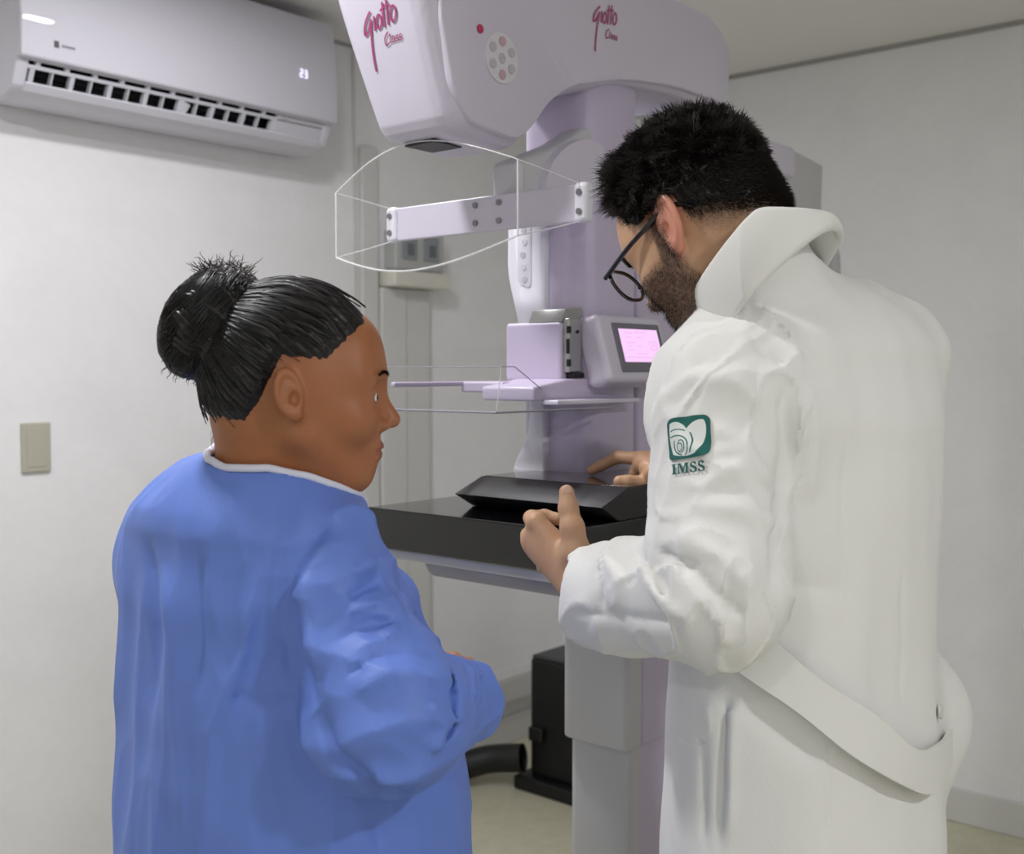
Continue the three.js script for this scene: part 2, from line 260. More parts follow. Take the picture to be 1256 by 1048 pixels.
  const pane = (name, pts, mat) => { const g = new THREE.BufferGeometry(); g.setAttribute('position', new THREE.Float32BufferAttribute(pts.map((p) => loc(...p)).flat(), 3)); g.setIndex([0, 1, 2, 0, 2, 3]); g.computeVertexNormals(); g.setAttribute('uv', new THREE.Float32BufferAttribute(new Float32Array(8), 2)); return P(name, g, mat, pad2); };
  pane('paddle_wall', [[-2.404, 1.3905, 1.505], [-2.404, 1.3905, 1.728], [-2.404, 1.456, 1.738], [-2.404, 1.456, 1.5]], M.clear);
  pane('paddle_wall', [[-2.404, 1.3905, 1.728], [-2.12, 1.3905, 1.728], [-2.30, 1.422, 1.729], [-2.372, 1.456, 1.736]], M.clear);
  pane('paddle_wall', [[-2.404, 1.3905, 1.505], [-2.12, 1.3905, 1.505], [-2.30, 1.422, 1.504], [-2.372, 1.456, 1.502]], M.clear);
  const pe = (a, b, r, m = M.greyMid) => P('paddle_edge', tube([V(...loc(...a)), V(...loc(...b))], r, 1, 6), m, pad2);
  pe([-2.404, 1.456, 1.5], [-2.404, 1.456, 1.738], 0.0007); pe([-2.404, 1.389, 1.505], [-2.404, 1.389, 1.728], 0.0016); pe([-2.404, 1.389, 1.728], [-2.12, 1.389, 1.728], 0.0017);
  pe([-2.404, 1.3905, 1.728], [-2.404, 1.456, 1.738], 0.0007, M.clearEdge); pe([-2.372, 1.456, 1.736], [-2.30, 1.422, 1.729], 0.0007); pe([-2.404, 1.456, 1.738], [-2.372, 1.456, 1.736], 0.0007);
  // detector table with hexagonal bar and the parts below
  const table = P('detector_table', wbox(-2.405, -1.99, 1.166, 1.23, 1.451, 1.858, 0.004), M.carbon);
  P('table_bar', xy([[-2.327, 1.2535, 0.002], [-2.262, 1.277, 0.002], [-2.0, 1.277, 0], [-2.0, 1.2305, 0], [-2.284, 1.2305, 0.002]], 1.572, 1.862, 0.001, 0, 1), M.carbonMatt, table);
  P('bar_top', wbox(-2.258, -2.0, 1.2768, 1.2782, 1.576, 1.858, 0.0005, 1), M.carbon, table);
  for (const z of [1.80, 1.838]) P('screw', new THREE.SphereGeometry(0.0028, 10, 8), M.steel, table, loc(-2.300, 1.2455, z));
  P('table_underside', wbox(-2.39, -1.99, 1.148, 1.166, 1.47, 1.84, 0.005), M.greyPlastic, table);
  P('lower_handle', xy([[-2.372, 1.146, 0.006], [-2.358, 1.122, 0.012], [-2.20, 1.104, 0.01], [-2.1, 1.104, 0.005], [-2.1, 1.146, 0]], 1.545, 1.845, 0.006, 0, 3), M.greyMid, table);
  P('table_support', wbox(-2.15, -1.97, 1.08, 1.21, 1.55, 1.67, 0.01), M.greyPlastic, table);
  // rear gantry beside the man's head, with its cable
  P('gantry_cover', wbox(-1.60, -1.375, 1.864, 1.93, 1.585, 1.69, 0.012), M.lilacPale);
  P('gantry_plate', xy([[-1.475, 1.60, 0.01], [-1.475, 1.875, 0.005], [-1.385, 1.935, 0.006], [-1.20, 1.918, 0.006], [-1.205, 1.80, 0.01], [-1.235, 1.77, 0.03], [-1.235, 1.60, 0.01]], 1.56, 1.67, 0.004, 0, 3), M.greyPlastic);
  P('gantry_front', wbox(-1.60, -1.476, 1.60, 1.864, 1.585, 1.68, 0.006), M.lilacPale);
  P('gantry_knob', new THREE.SphereGeometry(0.022, 18, 12).scale(1, 0.8, 0.5), M.greyDark, U, loc(-1.40, 1.758, 1.67));
  P('cable', tube([V(...loc(-1.24, 1.79, 1.62)), V(...loc(-1.17, 1.785, 1.64)), V(...loc(-1.105, 1.74, 1.65)), V(...loc(-1.09, 1.66, 1.65)), V(...loc(-1.10, 1.4, 1.64)), V(...loc(-1.15, 0.8, 1.62)), V(...loc(-1.3, 0.3, 1.62)), V(...loc(-1.44, 0.2, 1.62))], 0.016, 60, 12), M.greyPlastic);
}

// ---------------------------------------------------------------- air conditioner
{
  const A = thing('air_conditioner', 'white wall-mounted split air conditioner high on the left wall', 'air conditioner', [-1.87, 2.10, 0]);
  const w = 0.96;
  const sec = (pts, ww, bevel, x0, round) => { const g = extr(pts.map(([z, y, r]) => [-z, y, r]), ww, bevel, round, 3); g.rotateY(Math.PI / 2); return g.translate(x0, 0, 0); };
  const shell = [[0.001, 0.36, 0.01], [0.001, 0.01, 0.01], [0.10, 0.0, 0.03], [0.168, 0.022, 0.006]];
  part('body', sec([...shell, [0.160, 0.032, 0.004], [0.062, 0.040, 0.02], [0.055, 0.115, 0.02], [0.150, 0.110, 0.01], [0.198, 0.092, 0.002], [0.199, 0.349, 0.02]].map(([z, y, r]) => [Math.max(z, 0.002), Math.min(Math.max(y, 0.0015), 0.359), r]), w - 0.05, 0.003, -(w - 0.05) / 2, 0), M.acWhite, A);
  for (const s of [-1, 1]) part('end_cap', sec([...shell, [0.20, 0.085, 0.01], [0.20, 0.35, 0.02]], 0.032, 0.005, s > 0 ? w / 2 - 0.032 : -w / 2, 0), M.acWhite, A);
  { const g = [new THREE.CylinderGeometry(0.026, 0.026, 0.88, 20).rotateZ(Math.PI / 2)]; for (let k = 0; k < 18; k++) { const a = k / 18 * 2 * Math.PI; g.push(new THREE.BoxGeometry(0.88, 0.0025, 0.010).translate(0, 0, 0.029).rotateX(a)); } part('fan_roller', mergeGeometries(g.map((q) => q.toNonIndexed())), M.fanPlastic, A, [0, 0.076, 0.108]); }
  part('rear_lining', sec([[0.064, 0.045, 0.01], [0.060, 0.112, 0.01], [0.066, 0.110, 0.008], [0.070, 0.047, 0.008]], w - 0.07, 0.001, -(w - 0.07) / 2, 0), M.fanPlastic, A);
  const panel = part('front_panel', sec([[0.198, 0.372, 0.01], [0.198, 0.084, 0.003], [0.222, 0.084, 0.008], [0.226, 0.2, 0.05], [0.205, 0.375, 0.02]], w, 0.004, -w / 2, 0), M.acWhite, A);
  // outlet: open slot with the fan roller behind, crossed by a long bar and upright vanes, lower flap
  const tilt = new THREE.Group(); tilt.name = 'outlet'; tilt.position.set(0, 0.057, 0.183); tilt.rotation.x = 0.483; A.add(tilt);
  part('long_bar', rbox(0.90, 0.009, 0.008, 0.002), M.acInner, tilt, [0, 0.0135, -0.002]);
  part('upper_rim', rbox(0.90, 0.007, 0.010, 0.002), M.acInner, tilt, [0, 0.0315, -0.002]);
  for (let i = 0; i < 12; i++) part('divider', rbox(0.012, 0.013, 0.012, 0.002), M.acInner, tilt, [-0.425 + i * 0.073, 0.023, -0.004]);
  for (let i = 0; i < 16; i++) part('vane', rbox(i % 2 ? 0.0045 : 0.012, 0.036, 0.016, 0.0015), M.acInner, tilt, [-0.436 + i * 0.0505, -0.008, -0.007]);
  part('vane_link', rbox(0.03, 0.03, 0.012, 0.003), M.acInner, tilt, [-0.02, -0.008, -0.004], [0, 0, -0.35]);
  part('blank_cover', rbox(0.17, 0.05, 0.012, 0.003), M.acInner, tilt, [0.362, 0.002, -0.004]);
  part('flap', rbox(0.90, 0.026, 0.007, 0.003), M.acWhite, A, [0, 0.026, 0.168], [0.75, 0, 0]);
  const mark = part('maker_mark', rbox(0.012, 0.016, 0.001, 0.0003), std(0x55535c, 0.6), panel, [-0.395, 0.125, 0.2243], [-0.03, 0, 0]);
  part('maker_lettering', rbox(0.034, 0.0055, 0.001, 0.0003), std(0x8f8d96, 0.6), panel, [-0.365, 0.124, 0.2243], [-0.03, 0, 0]);
  const lit = std(0xffffff, 0.4, { emissive: 0xe6dcff, emissiveIntensity: 0.8 });
  [[1, 0, 1, 1, 1, 0, 1], [1, 0, 1, 1, 0, 1, 1]].forEach((seg, k) => {        // lit figures 2 and 3
    const g = []; const bar = (x, y, w, h) => g.push(new THREE.BoxGeometry(w, h, 0.0012).translate(x, y, 0));
    if (seg[0]) bar(0, 0.0105, 0.0085, 0.0032); if (seg[2]) bar(0.004, 0.0055, 0.0032, 0.0105); if (seg[3]) bar(0, 0, 0.0085, 0.0032); if (seg[4]) bar(-0.004, -0.0055, 0.0032, 0.0105); if (seg[5]) bar(0.004, -0.0055, 0.0032, 0.0105); if (seg[6]) bar(0, -0.0105, 0.0085, 0.0032);
    part('display_digit', mergeGeometries(g), lit, panel, [0.343 + k * 0.016, 0.205, 0.2256], [-0.08, 0, 0]);
  });
}
// ---------------------------------------------------------------- small things on the left wall
{
  const s = thing('wall_plate', 'beige rectangular blank switch plate low on the bare white wall', 'wall plate', [-2.2265, 1.253, 0]);
  part('plate', rbox(0.077, 0.128, 0.010, 0.004), M.creamDark, s, [0, 0, 0.0045]);
  part('insert', rbox(0.052, 0.10, 0.003, 0.001), M.creamDark, s, [0, 0, 0.0095]);
  const b = thing('breaker_box', 'grey switch box with two clear windows on the cable duct', 'switch box', [-0.88, 1.79, 0]);
  part('box', rbox(0.235, 0.135, 0.06, 0.008), std(0xb7b9b6, 0.5), b, [0, 0.0685, 0.03]);
  for (const x of [-0.055, 0.05]) { const f = part('window', rbox(0.075, 0.085, 0.006, 0.003), std(0x8b9296, 0.25), b, [x, 0.078, 0.061]); part('switch', rbox(0.03, 0.04, 0.008, 0.002), std(0x5f666a, 0.5), f, [0.004, -0.006, 0.003]); }
  part('base_tray', rbox(0.27, 0.055, 0.085, 0.008), M.cream, b, [-0.01, -0.03, 0.0425]);
  const d = thing('cable_duct', 'pair of white vertical cable ducts below the grey switch box', 'cable duct', [-0.92, 0, 0]);
  part('duct', rbox(0.115, 1.44, 0.03, 0.004), M.trim, d, [-0.06, 0.29 + 0.72, 0.019]);
  part('duct', rbox(0.115, 1.44, 0.024, 0.004), M.trim, d, [0.0585, 0.29 + 0.72, 0.016]);
  part('duct', rbox(0.07, 1.9, 0.02, 0.004), M.trim, d, [-0.158, 0.29 + 0.95, 0.014]);
  const h = thing('wall_trunking', 'white horizontal cable trunking low along wall beside black cabinet', 'cable trunking', [-0.76, 0.17, 0]);
  part('channel', rbox(1.5, 0.108, 0.05, 0.006), M.trim, h, [0, 0.054, 0.025]);
  part('lid', rbox(1.5, 0.08, 0.004, 0.001), M.trim, h, [0, 0.054, 0.0515]);
}
// ---------------------------------------------------------------- black cabinet and hose on the floor
{
  const c = thing('power_cabinet', 'black floor-standing power cabinet in the room corner', 'cabinet', [-0.53, 0, 0.53]);
  part('base', rbox(0.34, 0.05, 0.40, 0.01), M.black, c, [-0.01, 0.025, 0]);
  part('housing', rbox(0.27, 0.41, 0.32, 0.012), M.black, c, [0, 0.253, 0]);
  part('top_panel', rbox(0.26, 0.012, 0.31, 0.004), std(0x3a3a3c, 0.5), c, [0, 0.463, 0]);
  part('handle', tube([V(0.02, 0.468, -0.10), V(0.02, 0.49, -0.06), V(0.02, 0.49, 0.04), V(0.02, 0.468, 0.08)], 0.01, 24, 8), M.black, c);
  part('side_plug', rbox(0.03, 0.05, 0.06, 0.008), M.black, c, [-0.145, 0.20, -0.12]);
  single('floor_hose', 'thick black corrugated cable hose lying along the wall', 'hose', (() => {
    const pts = [V(-2.0, 0.052, 0.30), V(-1.5, 0.052, 0.24), V(-1.1, 0.052, 0.15), V(-0.85, 0.06, 0.16), V(-0.74, 0.09, 0.24), V(-0.69, 0.11, 0.36)];
    const cv = new THREE.CatmullRomCurve3(pts, false, 'centripetal'), g = new THREE.TubeGeometry(cv, 240, 0.05, 16, false);
    const p = g.attributes.position, n = g.attributes.normal; for (let i = 0; i < p.count; i++) { const k = Math.floor(i / 17), r = 0.003 * (k % 2 ? -1 : 0); p.setXYZ(i, p.getX(i) + n.getX(i) * r, p.getY(i) + n.getY(i) * r, p.getZ(i) + n.getZ(i) * r); }
    return g;
  })(), M.hose);
}

// ---------------------------------------------------------------- smooth solids for bodies and cloth
const clamp01 = (t) => t < 0 ? 0 : t > 1 ? 1 : t;
const smin = (a, b, k) => { const h = Math.max(k - Math.abs(a - b), 0) / k; return Math.min(a, b) - h * h * k * 0.25; };
const smax = (a, b, k) => -smin(-a, -b, k);
function cone(a, b, ra, rb = ra) {                  // tapered limb between two joints
  const dx = b.x - a.x, dy = b.y - a.y, dz = b.z - a.z, l2 = dx * dx + dy * dy + dz * dz || 1e-9;
  return (x, y, z) => { const px = x - a.x, py = y - a.y, pz = z - a.z, t = clamp01((px * dx + py * dy + pz * dz) / l2); return Math.hypot(px - dx * t, py - dy * t, pz - dz * t) - (ra + (rb - ra) * t); };
}
function ellipsoid(c, r, B) {                       // B: three axis vectors
  return (x, y, z) => {
    let px = x - c.x, py = y - c.y, pz = z - c.z;
    if (B) { const u = px * B[0].x + py * B[0].y + pz * B[0].z, v = px * B[1].x + py * B[1].y + pz * B[1].z, w = px * B[2].x + py * B[2].y + pz * B[2].z; px = u; py = v; pz = w; }
    const k0 = Math.hypot(px / r[0], py / r[1], pz / r[2]), k1 = Math.hypot(px / (r[0] * r[0]), py / (r[1] * r[1]), pz / (r[2] * r[2]));
    return k1 < 1e-9 ? -Math.min(...r) : k0 * (k0 - 1) / k1;
  };
}
const blend = (list, k) => (x, y, z) => { let d = list[0](x, y, z); for (let i = 1; i < list.length; i++) d = smin(d, list[i](x, y, z), k); return d; };
function trunk(c, lat, fwd, rows, y0, y1, k = 0.03) {   // rows: height, half width, half depth, shift sideways, shift forward
  return (x, y, z) => {
    let i = 0; while (i < rows.length - 2 && y > rows[i + 1][0]) i++;
    const A = rows[i], Bq = rows[i + 1], s = clamp01((y - A[0]) / (Bq[0] - A[0])), t = s * s * (3 - 2 * s), m = (j) => A[j] + (Bq[j] - A[j]) * t;
    const a = m(1), b = m(2), dx = x - c.x, dz = z - c.z, u = dx * lat.x + dz * lat.z - m(3), w = dx * fwd.x + dz * fwd.z - m(4);
    const k0 = Math.hypot(u / a, w / b), k1 = Math.hypot(u / (a * a), w / (b * b)), d = k1 < 1e-6 ? -Math.min(a, b) : k0 * (k0 - 1) / k1;
    return smax(d, Math.max(y - y1, y0 - y), k);
  };
}
function netMesh(f, lo, hi, h, project = 2) {       // surface nets on a grid, snapped to the solid, normals from its gradient
  const nx = Math.ceil((hi.x - lo.x) / h) + 1, ny = Math.ceil((hi.y - lo.y) / h) + 1, nz = Math.ceil((hi.z - lo.z) / h) + 1;
  const val = new Float32Array(nx * ny * nz), id = (i, j, k) => (k * ny + j) * nx + i, S = 4, far = S * h * 0.87 * 1.7;
  for (let k = 0; k < nz; k += S) for (let j = 0; j < ny; j += S) for (let i = 0; i < nx; i += S) {
    const dc = f(lo.x + (i + 1.5) * h, lo.y + (j + 1.5) * h, lo.z + (k + 1.5) * h), skip = Math.abs(dc) > far;
    for (let c = k; c < Math.min(k + S, nz); c++) for (let b = j; b < Math.min(j + S, ny); b++) for (let a = i; a < Math.min(i + S, nx); a++) val[id(a, b, c)] = skip ? dc : f(lo.x + a * h, lo.y + b * h, lo.z + c * h);
  }
  const vid = new Int32Array(nx * ny * nz).fill(-1), pos = [], idx = [];
  const E = [[0, 0, 0, 1, 0, 0], [0, 1, 0, 1, 1, 0], [0, 0, 1, 1, 0, 1], [0, 1, 1, 1, 1, 1], [0, 0, 0, 0, 1, 0], [1, 0, 0, 1, 1, 0], [0, 0, 1, 0, 1, 1], [1, 0, 1, 1, 1, 1], [0, 0, 0, 0, 0, 1], [1, 0, 0, 1, 0, 1], [0, 1, 0, 0, 1, 1], [1, 1, 0, 1, 1, 1]];
  for (let k = 0; k < nz - 1; k++) for (let j = 0; j < ny - 1; j++) for (let i = 0; i < nx - 1; i++) {
    let m = 0; for (let c = 0; c < 8; c++) if (val[id(i + (c & 1), j + (c >> 1 & 1), k + (c >> 2))] < 0) m++;
    if (m === 0 || m === 8) continue;
    let sx = 0, sy = 0, sz = 0, n = 0;
    for (const e of E) { const a = val[id(i + e[0], j + e[1], k + e[2])], b = val[id(i + e[3], j + e[4], k + e[5])]; if ((a < 0) === (b < 0)) continue; const t = a / (a - b); sx += e[0] + (e[3] - e[0]) * t; sy += e[1] + (e[4] - e[1]) * t; sz += e[2] + (e[5] - e[2]) * t; n++; }
    vid[id(i, j, k)] = pos.length / 3; pos.push(lo.x + (i + sx / n) * h, lo.y + (j + sy / n) * h, lo.z + (k + sz / n) * h);
  }
  for (let k = 1; k < nz - 1; k++) for (let j = 1; j < ny - 1; j++) for (let i = 1; i < nx - 1; i++) {
    const a = val[id(i, j, k)] < 0, q = (p0, p1, p2, p3, flip) => { if (p0 < 0 || p1 < 0 || p2 < 0 || p3 < 0) return; flip ? idx.push(p0, p1, p2, p0, p2, p3) : idx.push(p0, p2, p1, p0, p3, p2); };
    if (a !== val[id(i + 1, j, k)] < 0) q(vid[id(i, j - 1, k - 1)], vid[id(i, j, k - 1)], vid[id(i, j, k)], vid[id(i, j - 1, k)], a);
    if (a !== val[id(i, j + 1, k)] < 0) q(vid[id(i - 1, j, k - 1)], vid[id(i - 1, j, k)], vid[id(i, j, k)], vid[id(i, j, k - 1)], a);
    if (a !== val[id(i, j, k + 1)] < 0) q(vid[id(i - 1, j - 1, k)], vid[id(i, j - 1, k)], vid[id(i, j, k)], vid[id(i - 1, j, k)], a);
  }
  const nrm = new Float32Array(pos.length), uv = new Float32Array(pos.length / 3 * 2), e = h * 0.4;
  for (let v = 0; v < pos.length; v += 3) {
    let gx = 0, gy = 1, gz = 0;
    for (let s = 0; s <= project; s++) {
      const x = pos[v], y = pos[v + 1], z = pos[v + 2];
      gx = (f(x + e, y, z) - f(x - e, y, z)) / (2 * e); gy = (f(x, y + e, z) - f(x, y - e, z)) / (2 * e); gz = (f(x, y, z + e) - f(x, y, z - e)) / (2 * e);
      const g2 = gx * gx + gy * gy + gz * gz || 1; if (s === project) { const l = Math.sqrt(g2); gx /= l; gy /= l; gz /= l; break; }
      let m = f(x, y, z) / Math.max(g2, 0.25); m = Math.max(-h * 0.5, Math.min(h * 0.5, m)); pos[v] -= gx * m; pos[v + 1] -= gy * m; pos[v + 2] -= gz * m;
    }
    nrm[v] = gx; nrm[v + 1] = gy; nrm[v + 2] = gz; const i2 = v / 3 * 2; uv[i2] = (pos[v] + pos[v + 2]) * 4; uv[i2 + 1] = pos[v + 1] * 4;
  }
  const g = new THREE.BufferGeometry(); g.setAttribute('position', new THREE.Float32BufferAttribute(pos, 3)); g.setAttribute('normal', new THREE.BufferAttribute(nrm, 3)); g.setAttribute('uv', new THREE.BufferAttribute(uv, 2)); g.setIndex(idx);
  return g;
}
function hit(f, px, py, from = 0.75) {             // the point of a solid that is seen from the lens there
  let t = from; const o = V(); for (let i = 0; i < 90; i++) { o.copy(at(px, py, t)); const d = f(o.x, o.y, o.z); if (d < 0.0008) break; t += d * 0.8; if (t > 3) return null; } return o.clone();
}
function withFolds(f, folds, wobble) {              // creases (negative) and ridges (positive) laid over a garment
  const L = folds.map(([pts, w, amp]) => {
    const P = pts.map(([x, y]) => hit(f, x, y)).filter(Boolean).map((q) => q.addScaledVector(grad(f, q, 0.004), amp * 0.55)), bb = new THREE.Box3().setFromPoints(P).expandByScalar(w * 3);
    const len = [0]; for (let i = 1; i < P.length; i++) len.push(len[i - 1] + P[i].distanceTo(P[i - 1]));
    return { P, w, amp, bb, len };
  }).filter((l) => l.P.length > 1);
  return (x, y, z) => {
    let d = f(x, y, z); if (d > 0.05 || d < -0.05) return d;
    for (const l of L) {
      if (x < l.bb.min.x || x > l.bb.max.x || y < l.bb.min.y || y > l.bb.max.y || z < l.bb.min.z || z > l.bb.max.z) continue;
      let best = 1, bs = 0;
      for (let i = 1; i < l.P.length; i++) { const a = l.P[i - 1], b = l.P[i], dx = b.x - a.x, dy = b.y - a.y, dz = b.z - a.z, px = x - a.x, py = y - a.y, pz = z - a.z, t = clamp01((px * dx + py * dy + pz * dz) / (dx * dx + dy * dy + dz * dz)), q = Math.hypot(px - dx * t, py - dy * t, pz - dz * t); if (q < best) { best = q; bs = l.len[i - 1] + (l.len[i] - l.len[i - 1]) * t; } }
      if (best > l.w * 3) continue;
      const T = l.len[l.len.length - 1], s = bs / T, ends = Math.min(1, Math.min(s, 1 - s) * 5 + 0.15);
      d -= l.amp * ends * Math.exp(-1.2 * Math.pow(best / l.w, 1.35));
    }
    return wobble ? d - wobble(x, y, z) : d;
  };
}
const frame = (f, tiltUp = UP) => { const F = f.clone().normalize(), R = F.clone().cross(tiltUp).normalize(), Uq = R.clone().cross(F).normalize(); return [R, Uq, F]; };   // right, up, forward of a figure
const dirOf = (yawRight, away, down) => RIGHT.clone().multiplyScalar(yawRight).addScaledVector(AHEAD, away).normalize().multiplyScalar(Math.cos(down)).addScaledVector(UP, -Math.sin(down));
const mix = (a, b, t) => a.clone().lerp(b, t);

// head solid in its own frame: x right, y up, z forward, metres, origin between the ears
function headSolid(C, B, s, o = {}) {
  const P3 = (x, y, z) => V(x, y, z);
  const jaw = o.jaw ?? 1;
  const skull = blend([ellipsoid(P3(0, 0.036, -0.012), [0.0755, 0.088, 0.099]), ellipsoid(P3(0, 0.0, 0.012), [0.069, 0.075, 0.078]), ellipsoid(P3(0, -0.02, -0.05), [0.058, 0.06, 0.05])], 0.03);
  const face = blend([
    ellipsoid(P3(0, -0.035, 0.036), [0.058 * jaw, 0.072, 0.056]), cone(P3(0.05 * jaw, -0.05, 0.008), P3(0.018, -0.102, 0.064), 0.02, 0.018), cone(P3(-0.05 * jaw, -0.05, 0.008), P3(-0.018, -0.102, 0.064), 0.02, 0.018),
    ellipsoid(P3(0, -0.1, 0.066), [0.026, 0.02, 0.022]), ellipsoid(P3(0.04, -0.028, 0.064), [0.024, 0.026, 0.022]), ellipsoid(P3(-0.04, -0.028, 0.064), [0.024, 0.026, 0.022]),
    ellipsoid(P3(0, 0.045, 0.06), [0.055, 0.045, 0.034]), cone(P3(0.016, 0.024, 0.084), P3(0.048, 0.026, 0.066), 0.011, 0.009), cone(P3(-0.016, 0.024, 0.084), P3(-0.048, 0.026, 0.066), 0.011, 0.009), ellipsoid(P3(0, -0.068, 0.078), [0.027, 0.024, 0.018]),
  ], 0.02);
  const nose = blend([cone(P3(0, 0.014, 0.086), P3(0, -0.026, 0.108), 0.0085, 0.0115), ellipsoid(P3(0.012, -0.034, 0.096), [0.0085, 0.0075, 0.011]), ellipsoid(P3(-0.012, -0.034, 0.096), [0.0085, 0.0075, 0.011])], 0.008);
  const lips = blend([ellipsoid(P3(0, -0.0615, 0.092), [0.022, 0.0055, 0.009]), ellipsoid(P3(0, -0.0735, 0.09), [0.02, 0.0065, 0.009])], 0.003);
  const earIn = ellipsoid(P3(0.0805, -0.002, -0.008), [0.009, 0.030, 0.018]);
  const ca = Math.cos(0.22), sa = Math.sin(0.22), ce = Math.cos(0.42), se = Math.sin(0.42);
  const es = o.earSize ?? 1, ear = (x, y, z) => es * earUnit(x, y, z), earUnit = (x, y, z) => {
    let ex = (x - (o.ear ?? 0.0795)) / es, ey = y / es, ez = (z + 0.010) / es;
    let y2 = ey * ca - ez * sa, z2 = ez * ca + ey * sa; const x2 = ex * ce + z2 * se, z3 = z2 * ce - ex * se;   // leant back, flared out
    const q = Math.hypot(z3 / 0.0165, (y2 - 0.003) / 0.0285), ring = Math.hypot((q - 1) * 0.0195, x2 - 0.003) - 0.0042;
    const dish = Math.max(Math.hypot(z3 / 0.017, (y2 - 0.002) / 0.030, x2 / 0.0062) - 1, -1) * 0.0062;
    const lobe = Math.hypot(z3 - 0.005, y2 + 0.0275, x2 * 1.4) - 0.0095;
    const anti = Math.hypot((Math.hypot(z3 - 0.003, (y2 + 0.002) * 0.62) - 0.0098), x2 - 0.0035) - 0.0026;
    let d = smin(smin(dish, ring, 0.004), lobe, 0.008); d = smin(d, z3 > -0.012 ? anti : 1, 0.003);
    return smax(d, -(Math.hypot(z3 - 0.0065, (y2 + 0.004) * 0.75, x2 - 0.007) - 0.0075), 0.003);
  };
  const local = (x, y, z) => {
    const ax = Math.abs(x); let d = smin(skull(x, y, z), face(x, y, z), 0.025);
    d = smax(d, -(Math.hypot(ax - 0.032, y - 0.004, z - 0.103) - 0.0185), 0.012);           // eye sockets
    d = smin(d, Math.hypot(ax - 0.031, y - 0.003, z - 0.0755) - 0.0145, 0.006);             // lids
    d = smax(d, -(Math.hypot((ax - 0.031) / 0.0098, (y - 0.0025) / 0.0036, (z - 0.09) / 0.0075) - 1) * 0.0036, 0.0012);   // slit between the lids
    d = smin(d, nose(x, y, z), 0.010); d = smin(d, lips(x, y, z), 0.006);
    d = smax(d, -(Math.hypot(x * 0.25, (y + 0.067) * 2.6, z - 0.1) - 0.004), 0.003);
    if (ax > 0.045) d = smin(d, ear(ax, y, z), 0.006);
    return d;
  };
  const zs = o.long ?? 1, toLocal = (x, y, z) => { const px = (x - C.x) / s, py = (y - C.y) / s, pz = (z - C.z) / s; const v = px * B[1].x + py * B[1].y + pz * B[1].z; return [px * B[0].x + py * B[0].y + pz * B[0].z, v < 0 ? v / (o.low ?? 1) : v, (px * B[2].x + py * B[2].y + pz * B[2].z) / zs]; }, ys = o.low ?? 1;
  return {
    solid: (x, y, z) => { const l = toLocal(x, y, z); return local(...l) * s; },
    scalp: (x, y, z) => { const l = toLocal(x, y, z); return skull(...l) * s; },
    bare: (x, y, z) => { const l = toLocal(x, y, z); return smin(skull(...l), face(...l), 0.025) * s; },
    toLocal, toWorld: (x, y, z) => C.clone().addScaledVector(B[0], x * s).addScaledVector(B[1], y * s * (y < 0 ? ys : 1)).addScaledVector(B[2], z * s * zs), B, s,
  };
}
function tint(g, f) { const p = g.attributes.position, c = new Float32Array(p.count * 3), k = new THREE.Color(); for (let i = 0; i < p.count; i++) { f(p.getX(i), p.getY(i), p.getZ(i), k); c[i * 3] = k.r; c[i * 3 + 1] = k.g; c[i * 3 + 2] = k.b; } g.setAttribute('color', new THREE.BufferAttribute(c, 3)); return g; }
const corners = (C, B, r) => [0, 1, 2, 3, 4, 5, 6, 7].map((i) => rel(C, B, i & 1 ? r[0] : -r[0], i & 2 ? r[1] : -r[2], i & 4 ? r[3] : -r[3]));
function box3(pts, m) { const b = new THREE.Box3().setFromPoints(pts).expandByScalar(m); return [b.min, b.max]; }
// thin tapered hairs joined into one mesh: each entry is root, middle, tip, root radius
function hairMesh(list) {
  const pos = [], idx = [], nrm = [], a = V(), b = V(), t = V();
  for (const { pts, r } of list) {
    const base = pos.length / 3, n = pts.length;
    for (let i = 0; i < n; i++) {
      t.subVectors(pts[Math.min(i + 1, n - 1)], pts[Math.max(i - 1, 0)]).normalize(); a.set(t.y, t.z, -t.x).cross(t).normalize(); b.crossVectors(t, a);
      const rr = r * (i === n - 1 ? 0.12 : 1 - 0.45 * i / (n - 1));
      for (let k = 0; k < 3; k++) { const c = Math.cos(k * 2.0944), s = Math.sin(k * 2.0944), x = a.x * c + b.x * s, y = a.y * c + b.y * s, z = a.z * c + b.z * s; nrm.push(x, y, z); pos.push(pts[i].x + x * rr, pts[i].y + y * rr, pts[i].z + z * rr); }
    }
    for (let i = 0; i < n - 1; i++) for (let k = 0; k < 3; k++) { const p = base + i * 3 + k, q = base + i * 3 + (k + 1) % 3; idx.push(p, q, p + 3, q, q + 3, p + 3); }
  }
  const g = new THREE.BufferGeometry(); g.setAttribute('position', new THREE.Float32BufferAttribute(pos, 3)); g.setAttribute('normal', new THREE.Float32BufferAttribute(nrm, 3)); g.setAttribute('uv', new THREE.Float32BufferAttribute(new Float32Array(pos.length / 3 * 2), 2)); g.setIndex(idx); return g;
}
const grad = (f, p, e = 0.0015) => V(f(p.x + e, p.y, p.z) - f(p.x - e, p.y, p.z), f(p.x, p.y + e, p.z) - f(p.x, p.y - e, p.z), f(p.x, p.y, p.z + e) - f(p.x, p.y, p.z - e)).normalize();
const snap = (f, p, off = 0) => { for (let i = 0; i < 4; i++) p.addScaledVector(grad(f, p), off - f(p.x, p.y, p.z)); return p; };
// a finger: chain of joints with radii
const chain = (pts, r0, r1) => blend(pts.slice(1).map((p, i) => cone(pts[i], p, r0 + (r1 - r0) * i / (pts.length - 1), r0 + (r1 - r0) * (i + 1) / (pts.length - 1))), 0.004);
const rel = (base, B, x, y, z) => base.clone().addScaledVector(B[0], x).addScaledVector(B[1], y).addScaledVector(B[2], z);

